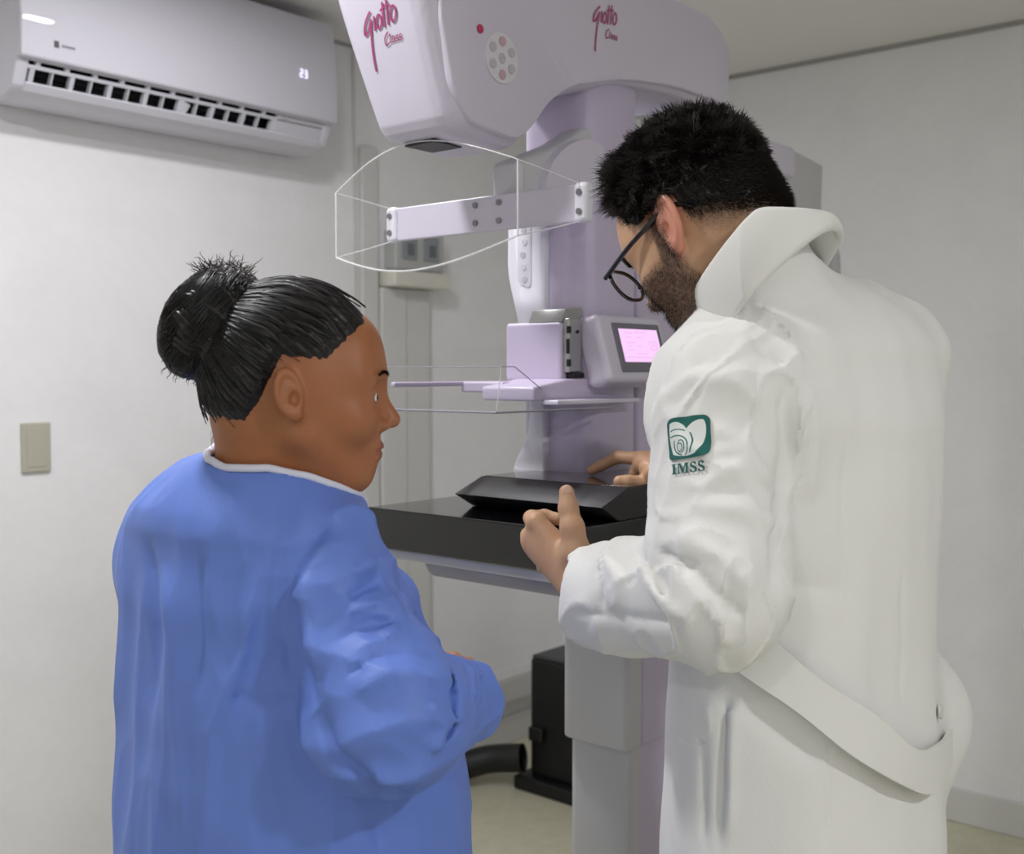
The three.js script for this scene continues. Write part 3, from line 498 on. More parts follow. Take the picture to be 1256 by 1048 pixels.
const clothBump = noiseTexture(256, 256, (u, v, i, j) => { const n = ((i % 4 < 2) === (j % 4 < 2) ? 14 : -14) + torus2(u, v, 5, 4) * 30; return [128 + n, 128 + n, 128 + n]; }, false);
const skinBump = noiseTexture(256, 256, (u, v) => { const n = torus2(u, v, 30, 7) * 40 + torus2(u, v, 12, 2) * 25; return [128 + n, 128 + n, 128 + n]; }, false);
const N = (x, y, z, f) => noise3(x * f, y * f, z * f);
Object.assign(M, {
  skin: phys({ color: 0xffffff, vertexColors: true, roughness: 0.5, bumpMap: skinBump, bumpScale: 0.0004, sheen: 0.15 }),
  coat: std(0xeaeae6, 0.8, { bumpMap: clothBump, bumpScale: 0.0004 }), coatTrim: std(0xe8e8e3, 0.8),
  gown: phys({ color: 0x6583d4, roughness: 0.55, sheen: 0.25, sheenColor: new THREE.Color(0x9db4f0), sheenRoughness: 0.5, bumpMap: clothBump, bumpScale: 0.0003 }),
  binding: std(0xd9dcec, 0.7), trousers: std(0x2c3038, 0.8), shoe: std(0x15151a, 0.4), slipper: std(0x6d7fae, 0.8),
  hairBlack: phys({ color: 0x0d0a0a, roughness: 0.42, specularIntensity: 0.9 }), hairBrown: phys({ color: 0x201a17, roughness: 0.42 }), hairTuft: std(0x2a1819, 0.5),
  frame: phys({ color: 0x090812, roughness: 0.25, clearcoat: 0.4 }), lens: phys({ color: 0xffffff, roughness: 0.02, transmission: 1, thickness: 0, ior: 1.5, specularIntensity: 0.4 }),
  eye: std(0xece8e2, 0.2), iris: std(0x1a0f0a, 0.15), nail: std(0xe2b9a0, 0.35), button: std(0xdcdcd4, 0.4),
});

// ---------------------------------------------------------------- the man in the white coat
{
  const shoulderL = at(890, 490, 1.27), shoulderR = at(1083, 432, 1.50);
  const lat = shoulderR.clone().sub(shoulderL).setY(0).normalize(), fwd = UP.clone().cross(lat).normalize();       // his right, his front
  const mid = mix(shoulderL, shoulderR, 0.5).setY(0);
  const man = thing('person', 'person in white coat and glasses bending over the black machine table', 'person', [mid.x, 0, mid.z]);
  const O = man.position.clone(), own = (g) => g.translate(-O.x, -O.y, -O.z);
  const P = (name, g, m, parent = man) => part(name, own(g), m, parent);
  // joints
  const elbowL = at(880, 730, 1.20), wristL = at(732, 734, 1.325), elbowR = at(1000, 655, 1.72), wristR = at(832, 566, 1.79);
  const neckBase = at(936, 380, 1.385);
  const B = frame(dirOf(-Math.cos(0.74), Math.sin(0.74), 0.62)), S = 1.0;
  const headC = at(826, 276, 1.265).addScaledVector(B[0], 0.079).addScaledVector(B[1], 0.002).addScaledVector(B[2], 0.010);
  const H = headSolid(headC, B, S, { jaw: 1.05, long: 0.93, low: 0.92 });
  const nape = rel(headC, B, 0, -0.03, -0.035);
  const neck = blend([cone(nape, neckBase, 0.056, 0.062), cone(rel(headC, B, 0, -0.06, 0.0), mix(neckBase, rel(neckBase, [lat, UP, fwd], 0, 0, 0.03), 1), 0.045, 0.052)], 0.03);
  const headNeck = (x, y, z) => smin(H.solid(x, y, z), neck(x, y, z), 0.022);
  // left hand: back of the hand towards the viewer, thumb up, fingers curled away
  const W = at(716, 712, 1.365), Wf = at(735, 735, 1.33);
  const mcp = [at(658, 641, 1.395), at(656, 659, 1.408), at(663, 677, 1.415), at(674, 693, 1.416)];
  const hl = [cone(Wf, W, 0.030, 0.029), cone(W, mix(mcp[1], mcp[2], 0.3), 0.030, 0.019)];
  for (const [i, r] of [[0, 0.0125], [1, 0.0125], [2, 0.0118], [3, 0.0108]]) hl.push(cone(mix(W, mcp[i], 0.3), mcp[i], 0.019, r));
  const palmL = blend(hl, 0.014);
  const pip = [at(652, 636, 1.437), at(648, 657, 1.452), at(655, 677, 1.458), at(667, 695, 1.452)], dip = [at(668, 634, 1.452), at(664, 656, 1.474), at(671, 677, 1.478), at(682, 696, 1.470)], tip = [at(684, 637, 1.445), at(682, 657, 1.464), at(688, 679, 1.468), at(696, 697, 1.458)];
  const fingersL = [0, 1, 2, 3].map((i) => chain([mcp[i], pip[i], dip[i], tip[i]], 0.0112 - i * 0.0005, 0.0082 - i * 0.0004));
  const thumbL = [at(706, 680, 1.352), at(702, 648, 1.353), at(697, 624, 1.361), at(695, 604, 1.366)];
  const thumbSolid = blend([cone(W, thumbL[0], 0.024, 0.019), cone(thumbL[0], thumbL[1], 0.018, 0.0142), cone(thumbL[1], thumbL[2], 0.0138, 0.0112), cone(thumbL[2], thumbL[3], 0.0112, 0.0092)], 0.007);
  const handL = (x, y, z) => { let d = smin(palmL(x, y, z), thumbSolid(x, y, z), 0.012); let f = 1; for (const q of fingersL) f = Math.min(f, q(x, y, z)); return smin(d, f, 0.006); };
  // right hand resting on the bar: index finger and thumb reach forward
  const HB = [LOOK.clone().multiplyScalar(-1), UP, RIGHT.clone().multiplyScalar(-1)];
  const Rw = at(822, 569, 1.785), Rm = [at(786, 563, 1.80), at(790, 568, 1.765), at(794, 574, 1.735), at(800, 580, 1.71)];
  const hr = [cone(wristR, Rw, 0.028, 0.027), cone(Rw, Rm[1], 0.026, 0.017)]; for (const q of Rm) hr.push(cone(Rw, q, 0.02, 0.0125));
  const palmR = blend(hr, 0.012);
  const fingersR = [chain([Rm[0], at(758, 561, 1.82), at(738, 571, 1.83), at(726, 577, 1.835)], 0.0112, 0.0078), chain([Rm[1], at(782, 575, 1.775), at(779, 581, 1.78), at(777, 586, 1.785)], 0.011, 0.008), chain([Rm[2], at(792, 586, 1.745), at(790, 590, 1.755), at(790, 592, 1.76)], 0.0105, 0.0078), chain([Rm[3], at(805, 588, 1.72), at(804, 592, 1.73), at(804, 595, 1.735)], 0.0095, 0.0072)];
  const thumbR = chain([at(815, 588, 1.75), at(788, 594, 1.72), at(770, 592, 1.715), at(760, 591, 1.715)], 0.0145, 0.0095);
  const handR = (x, y, z) => { let d = smin(palmR(x, y, z), thumbR(x, y, z), 0.01); let f = 1; for (const q of fingersR) f = Math.min(f, q(x, y, z)); return smin(d, f, 0.006); };
  // body under the clothes (one surface with head and hands)
  const hipL = rel(mid, [lat, UP, fwd], -0.09, 0.92, 0), hipR = rel(mid, [lat, UP, fwd], 0.09, 0.92, 0), kneeL = rel(mid, [lat, UP, fwd], -0.10, 0.5, 0.04), kneeR = rel(mid, [lat, UP, fwd], 0.11, 0.5, 0.06), ankL = rel(mid, [lat, UP, fwd], -0.11, 0.09, 0.0), ankR = rel(mid, [lat, UP, fwd], 0.12, 0.09, 0.03);
  const under = blend([trunk(mid, lat, fwd, [[0.9, 0.15, 0.10, 0, 0], [1.1, 0.145, 0.095, 0, 0], [1.35, 0.16, 0.10, 0, 0.01], [1.46, 0.12, 0.08, 0, 0.02]], 0.86, 1.48), cone(shoulderL, elbowL, 0.045, 0.04), cone(elbowL, wristL, 0.038, 0.028), cone(wristL, W, 0.028, 0.027), cone(shoulderR, elbowR, 0.045, 0.04), cone(elbowR, wristR, 0.036, 0.026), cone(shoulderL, neckBase, 0.045, 0.055), cone(shoulderR, neckBase, 0.045, 0.055), cone(hipL, kneeL, 0.07, 0.05), cone(hipR, kneeR, 0.07, 0.05), cone(kneeL, ankL, 0.048, 0.036), cone(kneeR, ankR, 0.048, 0.036)], 0.03);
  const skin = new THREE.Color(), cBase = new THREE.Color(0xc09a79), cWarm = new THREE.Color(0xc69270), cEar = new THREE.Color(0xd38a74), cBeard = new THREE.Color(0x3b2c24), cScalp = new THREE.Color(0x2a2320), cLip = new THREE.Color(0xa8615a);
  const hairLine = (l) => {            // > 0 where hair grows (rough metres inside the hairline)
    const [x, y, z] = l; const ax = Math.abs(x);
    const front = (0.058 + 0.5 * (y - 0.075)) - z;                       // forehead hairline
    const low = y - (z > -0.005 ? -0.008 + (z > 0.028 ? (z - 0.028) * 1.6 : 0) : -0.008 + (z + 0.005) * 0.62);   // sideburn, round the ear, nape
    return Math.min(front, low, ax > 0.066 && z > -0.03 && z < 0.012 && y < 0.03 ? y - 0.022 : 1);
  };
  const beard = (l) => { const [x, y, z] = l; const ax = Math.abs(x); return Math.min(-0.022 - y + (ax > 0.045 ? 0.05 : 0) * clamp01((0.032 - z) * 60), z - 0.004, 0.03 - (ax < 0.018 ? 0 : 0) + 0.1, (y < -0.1 ? 0.06 : 1)) ; };
  const headGeo = netMesh(headNeck, ...box3([...corners(headC, B, [0.1, 0.13, 0.13, 0.12]), neckBase], 0.03), 0.003);
  tint(headGeo, (x, y, z, k) => {
    const l = H.toLocal(x, y, z), n = N(x, y, z, 40) * 0.5 + N(x, y, z, 110) * 0.5, fine = N(x, y, z, 330);
    k.copy(cBase).lerp(cWarm, clamp01(0.35 + n * 0.4));
    if (Math.abs(l[0]) > 0.074 && l[2] < 0.02 && l[2] > -0.045 && Math.abs(l[1]) < 0.04) k.lerp(cEar, 0.8);
    if (Math.hypot(l[0] / 0.024, (l[1] + 0.067) / 0.012) < 1 && l[2] > 0.07) k.lerp(cLip, 0.8);
    const bd = beard(l); if (bd > -0.01) k.lerp(cBeard, clamp01((bd + 0.008) * 60 + n * 0.25) * (0.78 + 0.2 * fine));
    const hl2 = hairLine(l); if (hl2 > -0.012) k.lerp(cScalp, clamp01((hl2 + 0.012) * 22 + n * 0.2) * (0.8 + 0.2 * fine));
  });
  const plain = (g) => tint(g, (x, y, z, k) => { const n = N(x, y, z, 45) * 0.5 + N(x, y, z, 120) * 0.5; k.copy(cBase).lerp(cWarm, clamp01(0.3 + n * 0.5)); });
  const handLGeo = plain(netMesh(handL, ...box3([W, Wf, ...mcp, ...pip, ...dip, ...tip, ...thumbL], 0.035), 0.0026));
  const handRGeo = plain(netMesh(handR, ...box3([wristR, Rw, ...Rm, at(726, 577, 1.835), at(757, 592, 1.71)], 0.035), 0.0028));
  const underGeo = plain(netMesh(under, ...box3([rel(mid, [lat, UP, fwd], -0.3, 0.02, -0.25), rel(mid, [lat, UP, fwd], 0.3, 1.56, 0.3), elbowL, elbowR, wristL, wristR, W], 0.06), 0.014));
  const body = P('body', mergeGeometries([headGeo, handLGeo, handRGeo, underGeo]), M.skin);
  body.userData.label = 'skin of head, neck and hands';
  // eyes, nails
  { const n = part('nail', new THREE.SphereGeometry(1, 14, 10), M.nail, man); n.scale.set(0.0062, 0.0078, 0.002); n.position.copy(thumbL[3]).addScaledVector(LOOK, -0.0078).addScaledVector(UP, 0.0015).sub(O); n.lookAt(n.position.clone().add(O).addScaledVector(LOOK, -1).sub(O)); }
  for (const s of [-1, 1]) { const e = part('eye', new THREE.SphereGeometry(0.0122, 18, 12), M.eye, man); e.position.copy(H.toWorld(s * 0.031, 0.0025, 0.0765)).sub(O); const i = part('iris', new THREE.SphereGeometry(0.0062, 16, 12), M.iris, e); i.position.copy(B[2]).multiplyScalar(0.0069).addScaledVector(B[1], -0.003); }
  // hair: short cap and many single hairs, long on top, clipped at the sides
  const hairs = [], clipped = [], scalpSrc = headGeo.attributes.position, scalpNrm = headGeo.attributes.normal, thick = (l) => 0.004 + 0.014 * clamp01((l[1] - 0.03) / 0.06), capT = (l) => { const e = clamp01((hairLine(l) - 0.008) / 0.045); return -0.004 + (thick(l) + 0.004) * e * e * (3 - 2 * e) - Math.min(0.04, Math.max(0, -hairLine(l) - 0.006)); };
  const capSolid = (x, y, z) => { const l = H.toLocal(x, y, z); return H.scalp(x, y, z) - capT(l) - 0.0016 * N(x, y, z, 70) * clamp01((l[1] - 0.02) / 0.04); };
  P('hair', netMesh(capSolid, ...box3(corners(headC, B, [0.09, 0.16, 0.1, 0.13]), 0.02), 0.003), M.hairBrown);
  const p0 = V(), n0 = V();
  for (let i = 0; i < scalpSrc.count; i++) {
    p0.fromBufferAttribute(scalpSrc, i); const l = H.toLocal(p0.x, p0.y, p0.z), t = hairLine(l); if (t < -0.014) continue;
    n0.fromBufferAttribute(scalpNrm, i);
    const top = clamp01((l[1] - 0.03) / 0.06) * clamp01((t) / 0.012), front = clamp01((l[2] + 0.02) / 0.08);
    if (top < 0.05) { if (rnd() > 0.95 * clamp01(0.35 + t * 22)) continue; const len = 0.0018 + 0.006 * clamp01(t * 20); const d = n0.clone().multiplyScalar(0.5).addScaledVector(B[1], -0.6).addScaledVector(B[2], -0.2).normalize(); const q0 = p0.clone().addScaledVector(n0, 0.0035 * clamp01((t - 0.008) / 0.045)); clipped.push({ pts: [q0, q0.clone().addScaledVector(d, len)], r: 0.00032 }); if (t > 0.02) for (let w = 0; w < 2; w++) { const q1 = q0.clone().add(V(rnd() - 0.5, rnd() - 0.5, rnd() - 0.5).multiplyScalar(0.004)); clipped.push({ pts: [q1, q1.clone().addScaledVector(d, len * 1.5)], r: 0.0005 }); } continue; }
    for (let q = 0; q < 5; q++) {
      const clump = V(N(p0.x, p0.y, p0.z, 60), N(p0.y, p0.z, p0.x, 60), N(p0.z, p0.x, p0.y, 60)), len = (0.006 + 0.018 * top * (0.45 + 0.55 * front)) * (0.5 + rnd());
      const r0 = p0.clone().add(V(rnd() - 0.5, rnd() - 0.5, rnd() - 0.5).multiplyScalar(0.004)), d = n0.clone().addScaledVector(B[2], 0.15 + 0.35 * front).addScaledVector(clump, 0.55).add(V(rnd() - 0.5, rnd() - 0.5, rnd() - 0.5).multiplyScalar(0.5)).normalize();
      const base = r0.clone().addScaledVector(n0, Math.max(0, capT(l)) * 0.85), bend = clump.clone().multiplyScalar(0.35 * len).addScaledVector(UP, -0.12 * len);
      hairs.push({ pts: [base, base.clone().addScaledVector(d, len * 0.55), base.clone().addScaledVector(d, len).add(bend)], r: 0.00075 });
    }
  }
  P('hair_tufts', hairMesh(hairs), M.hairBrown).userData.kind = 'stuff'; P('clipped_hair', hairMesh(clipped), M.hairBrown).userData.kind = 'stuff';
  const stubble = []; for (let i = 0; i < scalpSrc.count; i++) { p0.fromBufferAttribute(scalpSrc, i); const l = H.toLocal(p0.x, p0.y, p0.z), b = beard(l); if (b < -0.002 || rnd() > 0.75) continue; n0.fromBufferAttribute(scalpNrm, i); const d = n0.clone().addScaledVector(B[1], -0.9).add(V(rnd() - 0.5, rnd() - 0.5, rnd() - 0.5).multiplyScalar(0.6)).normalize(); stubble.push({ pts: [p0.clone(), p0.clone().addScaledVector(d, 0.003 + 0.004 * rnd())], r: 0.0003 }); }
  P('beard', hairMesh(stubble), M.hairBrown).userData.kind = 'stuff';
  for (const s of [-1, 1]) { const br = []; for (let i = 0; i < 130; i++) { const t = rnd(), q = H.toWorld(s * (0.014 + 0.036 * t), 0.027 + 0.004 * Math.sin(t * 3) + (rnd() - 0.5) * 0.006, 0.1); snap(H.solid, q); const d = B[0].clone().multiplyScalar(s).addScaledVector(B[2], 0.3).normalize(); br.push({ pts: [q.clone(), q.clone().addScaledVector(d, 0.008)], r: 0.0004 }); } P('eyebrow', hairMesh(br), M.hairBrown); }
  // eyeglasses
  const G = new THREE.Group(); G.name = 'eyeglasses'; man.add(G); const gp = (x, y, z) => H.toWorld(x, y, z).sub(O);
  for (const s of [-1, 1]) {
    part('temple', tube([gp(s * 0.0665, 0.016, 0.116), gp(s * 0.076, 0.019, 0.06), gp(s * 0.0795, 0.02, 0.012), gp(s * 0.078, 0.022, -0.012), gp(s * 0.075, 0.012, -0.032), gp(s * 0.073, 0.0, -0.042)], 0.003, 40, 8), M.frame, G);
    const ring = Array.from({ length: 20 }, (_, i) => { const a = i / 20 * 2 * Math.PI; return gp(s * (0.036 + 0.030 * Math.sign(Math.cos(a)) * Math.abs(Math.cos(a)) ** 0.8), 0.006 + 0.024 * Math.sin(a) + (Math.sin(a) > 0 ? -0.003 : 0), 0.114 - 0.08 * (0.03 * Math.abs(Math.cos(a))) - s * s * 0.002 * Math.cos(a)); });
    part('rim', tube(ring, 0.0024, 60, 8, true), M.frame, G);
    const sh = new THREE.CircleGeometry(1, 28), lp = sh.attributes.position; for (let i = 0; i < lp.count; i++) { const q = gp(s * (0.036 + 0.0285 * lp.getX(i)), 0.005 + 0.022 * lp.getY(i), 0.1135 - 0.002 * Math.abs(lp.getX(i))); lp.setXYZ(i, q.x, q.y, q.z); } sh.computeVertexNormals(); part('lens', sh, M.lens, G);
  }
  part('bridge', tube([gp(-0.009, 0.004, 0.1135), gp(0, 0.007, 0.1165), gp(0.009, 0.004, 0.1135)], 0.002, 12, 8), M.frame, G);
  // white coat
  const rows = [[0.45, 0.225, 0.17, 0, 0], [0.85, 0.214, 0.155, 0, 0.0], [1.0, 0.208, 0.145, 0, 0.0], [1.12, 0.206, 0.137, 0, 0], [1.28, 0.216, 0.137, 0, 0], [1.38, 0.218, 0.132, 0.004, 0.0], [1.47, 0.196, 0.112, 0.006, 0.0], [1.55, 0.12, 0.085, 0, 0.01]];
  const torso = trunk(mid, lat, fwd, rows, 0.47, 1.53, 0.05);
  const bulge = ellipsoid(at(1122, 882, 1.50), [0.072, 0.092, 0.072]);
  const shoulders = blend([cone(shoulderL, neckBase, 0.074, 0.060), cone(shoulderR, neckBase, 0.07, 0.064), cone(shoulderL, shoulderR, 0.07, 0.062)], 0.05);
  const sleeveL = blend([cone(shoulderL, elbowL, 0.080, 0.074), cone(elbowL, wristL, 0.073, 0.060)], 0.03), sleeveR = blend([cone(shoulderR, elbowR, 0.07, 0.06), cone(elbowR, wristR, 0.06, 0.043)], 0.03);
  const cuffN = W.clone().sub(elbowL).normalize(), cuffP = at(733, 732, 1.325);
  const cB = at(985, 288, 1.46), cL = at(908, 312, 1.31), cF = at(832, 388, 1.33), cAx = cL.clone().sub(cB).cross(cF.clone().sub(cB)).normalize(); if (cAx.y < 0) cAx.negate();
  const coatBase = (x, y, z) => {
    let d = smin(torso(x, y, z), shoulders(x, y, z), 0.075); d = smin(d, bulge(x, y, z), 0.05); d = smin(d, smax(neck(x, y, z) - 0.013, (x - cB.x) * cAx.x + (y - cB.y) * cAx.y + (z - cB.z) * cAx.z + 0.022, 0.01), 0.03);
    let sl = sleeveL(x, y, z); const cut = (x - cuffP.x) * cuffN.x + (y - cuffP.y) * cuffN.y + (z - cuffP.z) * cuffN.z; sl = smax(sl, cut, 0.004); if (cut > -0.05) sl = smax(sl, -Math.max(sleeveL(x, y, z) + 0.016, -0.035 - cut), 0.003);
    d = smin(d, Math.min(sl, sleeveR(x, y, z)), 0.012); return smax(d, -(headNeckClear(x, y, z)), 0.01);
  };
  function headNeckClear(x, y, z) { return neck(x, y, z) - 0.006; }
  const wob = (x, y, z) => {
    const t = torso(x, y, z), s = sleeveL(x, y, z) < t ? 1 : 0;
    const r = 1 - Math.abs(noise3(x * 9 + 3, y * 7, z * 9)), c = noise3(x * 5, y * 2.2, z * 5 + 9);
    const cr = clamp01((1 - Math.abs(noise3(x * 9, y * 6 + 5, z * 9)) - 0.82) / 0.18); return s ? 0.006 * (r * r - 0.5) + 0.003 * c + 0.003 * cr : 0.0035 * c + 0.002 * noise3(x * 12, y * 3, z * 12);
  };
  const folds = [
    [[[912, 408], [940, 432], [970, 455]], 0.005, -0.005], [[[972, 455], [966, 500], [970, 560], [963, 640], [948, 720]], 0.013, -0.016], [[[909, 345], [912, 380], [914, 408]], 0.007, 0.004],
    [[[945, 380], [968, 420], [985, 470]], 0.014, 0.006], [[[985, 470], [1000, 540], [995, 620]], 0.016, 0.006],
    [[[800, 540], [815, 490], [850, 462], [905, 470], [935, 505]], 0.014, 0.008], [[[800, 500], [835, 470], [870, 440]], 0.012, -0.006], [[[868, 520], [910, 545], [945, 600]], 0.012, 0.006],
    [[[800, 585], [860, 598], [905, 578], [925, 572]], 0.009, 0.005], [[[795, 625], [850, 622], [900, 625], [955, 645]], 0.014, 0.008], [[[788, 612], [850, 605], [915, 600]], 0.010, -0.006],
    [[[772, 660], [830, 655], [880, 682], [925, 725]], 0.012, 0.010], [[[800, 668], [850, 700], [890, 742], [920, 760]], 0.009, -0.010], [[[770, 668], [800, 700], [830, 752]], 0.012, -0.008],
    [[[745, 680], [760, 715], [752, 755]], 0.008, 0.006], [[[735, 690], [740, 720], [738, 752]], 0.007, -0.006], [[[785, 690], [810, 735], [850, 765]], 0.011, 0.007], [[[855, 725], [885, 770], [895, 800]], 0.010, 0.005],
    [[[892, 820], [890, 870], [886, 930], [880, 1040]], 0.006, -0.008], [[[900, 820], [900, 880], [896, 940], [892, 1040]], 0.012, 0.006], [[[797, 893], [830, 903], [865, 912]], 0.004, -0.004],
    [[[1036, 470], [1034, 600], [1034, 760]], 0.003, -0.0022], [[[1020, 860], [1015, 950], [1015, 1040]], 0.004, -0.003], [[[1108, 700], [1110, 800], [1108, 860]], 0.006, -0.003], [[[940, 690], [980, 720], [1040, 725]], 0.016, -0.004],
    [[[905, 860], [960, 900], [1010, 940]], 0.016, -0.006], [[[862, 912], [862, 980], [864, 1040]], 0.005, -0.004], [[[870, 820], [868, 870], [872, 910]], 0.008, 0.004], [[[700, 752], [760, 757], [850, 765]], 0.008, -0.004],
  ];
  const coatSolid = withFolds(coatBase, folds, wob);
  const coat = P('coat', netMesh(coatSolid, ...box3([rel(mid, [lat, UP, fwd], -0.26, 0.46, -0.22), rel(mid, [lat, UP, fwd], 0.26, 1.56, 0.22), elbowL, elbowR, wristL, wristR, shoulderL, shoulderR, neckBase], 0.1), 0.0055), M.coat);
  // collar: folded band standing round the neck, open at the throat
  const cTop = at(985, 284, 1.42).y;
  const collarF = (x, y, z) => {
    const h = (x - cB.x) * cAx.x + (y - cB.y) * cAx.y + (z - cB.z) * cAx.z, w = (x - neckBase.x) * fwd.x + (z - neckBase.z) * fwd.z, back = clamp01((-w + 0.02) / 0.11);
    const q = neck(x, y, z) - (0.010 + 0.030 * back * back + 0.22 * Math.max(0, -h - 0.004));
    return smax(smax(Math.abs(q) - 0.0042, Math.abs(h + 0.032) - 0.031, 0.005), Math.max(w - 0.085, y - cTop), 0.006);
  };
  P('collar', netMesh(collarF, ...box3([neckBase, cB, cL, cF], 0.15), 0.003), M.coatTrim, coat);
  // half belt sagging across the back
  const backF = (x, y, z) => smin(torso(x, y, z), bulge(x, y, z), 0.05);
  const onBack = (px, py, off) => { const q = hit(backF, px, py); return q.addScaledVector(grad(backF, q, 0.01), off); }, onCoat = (px, py, off) => { const q = hit(coatSolid, px, py); return q.addScaledVector(grad(coatSolid, q, 0.01), off); };
  const beltC = [onBack(880, 770, 0.004), onBack(925, 800, 0.009), onBack(960, 828, 0.014), onBack(1005, 866, 0.020), onBack(1050, 902, 0.022), onBack(1095, 934, 0.018), onBack(1126, 944, 0.012), onBack(1146, 935, 0.008), onBack(1160, 915, 0.006)];
  const ribbon = (pts, wid, th, wdir) => {
    const cv = new THREE.CatmullRomCurve3(pts), n = 60, pos = [], idx = [];
    for (let i = 0; i <= n; i++) { const c = cv.getPointAt(i / n), t = cv.getTangentAt(i / n), nn = grad(backF, c, 0.012), wv = t.clone().cross(nn).normalize(); if (wv.dot(wdir) < 0) wv.negate(); nn.crossVectors(wv, t).normalize(); if (nn.dot(LOOK) > 0) nn.negate(); const ww = wid * (0.92 + 0.08 * Math.sin(i * 0.3)); for (const [a, b] of [[-1, -1], [1, -1], [1, 1], [-1, 1]]) { const q = c.clone().addScaledVector(wv, a * ww / 2).addScaledVector(nn, b * th / 2 + (1 - a * a) * 0.002); pos.push(q.x, q.y, q.z); } }
    for (let i = 0; i < n; i++) for (let k = 0; k < 4; k++) { const a = i * 4 + k, b = i * 4 + (k + 1) % 4; idx.push(a, b, a + 4, b, b + 4, a + 4); }
    idx.push(0, 2, 1, 0, 3, 2, n * 4, n * 4 + 1, n * 4 + 2, n * 4, n * 4 + 2, n * 4 + 3);
    const g = new THREE.BufferGeometry(); g.setAttribute('position', new THREE.Float32BufferAttribute(pos, 3)); g.setAttribute('uv', new THREE.Float32BufferAttribute(new Float32Array(pos.length / 3 * 2), 2)); g.setIndex(idx); return toCreasedNormals(g, 0.7);
  };
  P('half_belt', ribbon(beltC, 0.052, 0.005, V(0, 1, 0)), M.coatTrim, coat);
  { const q = onCoat(1150, 873, 0.004), n = grad(coatSolid, q, 0.01), b = part('button', new THREE.CylinderGeometry(0.009, 0.009, 0.003, 20), M.button, coat); b.position.copy(q).sub(O); b.quaternion.setFromUnitVectors(UP, n); }
  // patch draped on the garment: grid in the plane of the cloth, pressed onto it
  const drape = (centre, wv, hv, nv, w, h, nu, nvn, off, solid) => {
    const g = new THREE.PlaneGeometry(w, h, nu, nvn), p = g.attributes.position; const q = V();
    for (let i = 0; i < p.count; i++) { q.copy(centre).addScaledVector(wv, p.getX(i)).addScaledVector(hv, p.getY(i)).addScaledVector(nv, 0.03); for (let s = 0; s < 30; s++) { const d = solid(q.x, q.y, q.z) - off; if (d < 0.0002) break; q.addScaledVector(nv, -d * 0.7); } p.setXYZ(i, q.x, q.y, q.z); }
    g.computeVertexNormals(); return g;
  };
  const emblem = canvasTexture(512, 640, (c) => {
    c.clearRect(0, 0, 512, 640); const green = '#175f57'; c.fillStyle = green; c.beginPath(); c.roundRect(20, 20, 472, 440, 70); c.fill();
    c.fillStyle = '#dfe4e0';
    c.beginPath(); c.moveTo(60, 70); c.bezierCurveTo(150, 40, 210, 90, 250, 150); c.bezierCurveTo(300, 90, 380, 50, 430, 70); c.bezierCurveTo(470, 140, 450, 330, 350, 420); c.bezierCurveTo(280, 440, 140, 440, 90, 400); c.bezierCurveTo(40, 330, 40, 180, 60, 70); c.fill();
    c.strokeStyle = green; c.lineCap = 'round';
    c.lineWidth = 12; c.beginPath(); c.moveTo(70, 150); c.quadraticCurveTo(150, 130, 230, 170); c.stroke(); c.beginPath(); c.moveTo(60, 210); c.bezierCurveTo(180, 200, 260, 240, 270, 330); c.bezierCurveTo(272, 380, 250, 410, 230, 420); c.stroke();
    c.lineWidth = 16; c.beginPath(); c.moveTo(290, 200); c.bezierCurveTo(320, 260, 330, 320, 290, 400); c.stroke(); c.lineWidth = 10; c.beginPath(); c.ellipse(190, 330, 40, 62, 0.1, 0, 6.3); c.stroke();
    c.beginPath(); c.moveTo(170, 300); c.quadraticCurveTo(200, 290, 205, 330); c.quadraticCurveTo(205, 370, 175, 372); c.stroke(); c.lineWidth = 14; c.beginPath(); c.moveTo(110, 260); c.bezierCurveTo(90, 330, 120, 400, 190, 418); c.stroke();
    c.fillStyle = green; c.font = 'bold 150px serif'; c.textAlign = 'center'; c.fillText('IMSS', 256, 612, 480);
  });
  { const q = hit(coatSolid, 842, 545), n = grad(coatBase, q, 0.02), up2 = elbowL.clone().sub(shoulderL).normalize().negate().addScaledVector(RIGHT, -0.05); up2.addScaledVector(n, -up2.dot(n)).normalize(); const wv = up2.clone().cross(n).normalize();
    P('sleeve_emblem', drape(q, wv, up2, n, 0.053, 0.066, 24, 28, 0.0012, coatSolid), new THREE.MeshStandardMaterial({ map: emblem, transparent: true, roughness: 0.8, polygonOffset: true, polygonOffsetFactor: -2, alphaTest: 0.02 }), coat).userData.label = 'green embroidered emblem above the letters IMSS'; }
  // trousers and shoes
  P('trousers', netMesh(blend([cone(hipL, kneeL, 0.095, 0.08), cone(hipR, kneeR, 0.095, 0.08), cone(kneeL, ankL, 0.078, 0.06), cone(kneeR, ankR, 0.078, 0.06)], 0.02), ...box3([hipL, hipR, ankL, ankR], 0.12), 0.012), M.trousers);
  for (const a of [ankL, ankR]) { const heel = V(a.x, 0.038, a.z).addScaledVector(fwd, -0.03), toe = V(a.x, 0.034, a.z).addScaledVector(fwd, 0.16); P('shoe', netMesh((x, y, z) => smax(blend([cone(heel, toe, 0.042, 0.040), cone(a, heel, 0.045, 0.042)], 0.03)(x, y, z), 0.001 - y, 0.006), ...box3([heel, toe, a], 0.06), 0.008), M.shoe); }
}

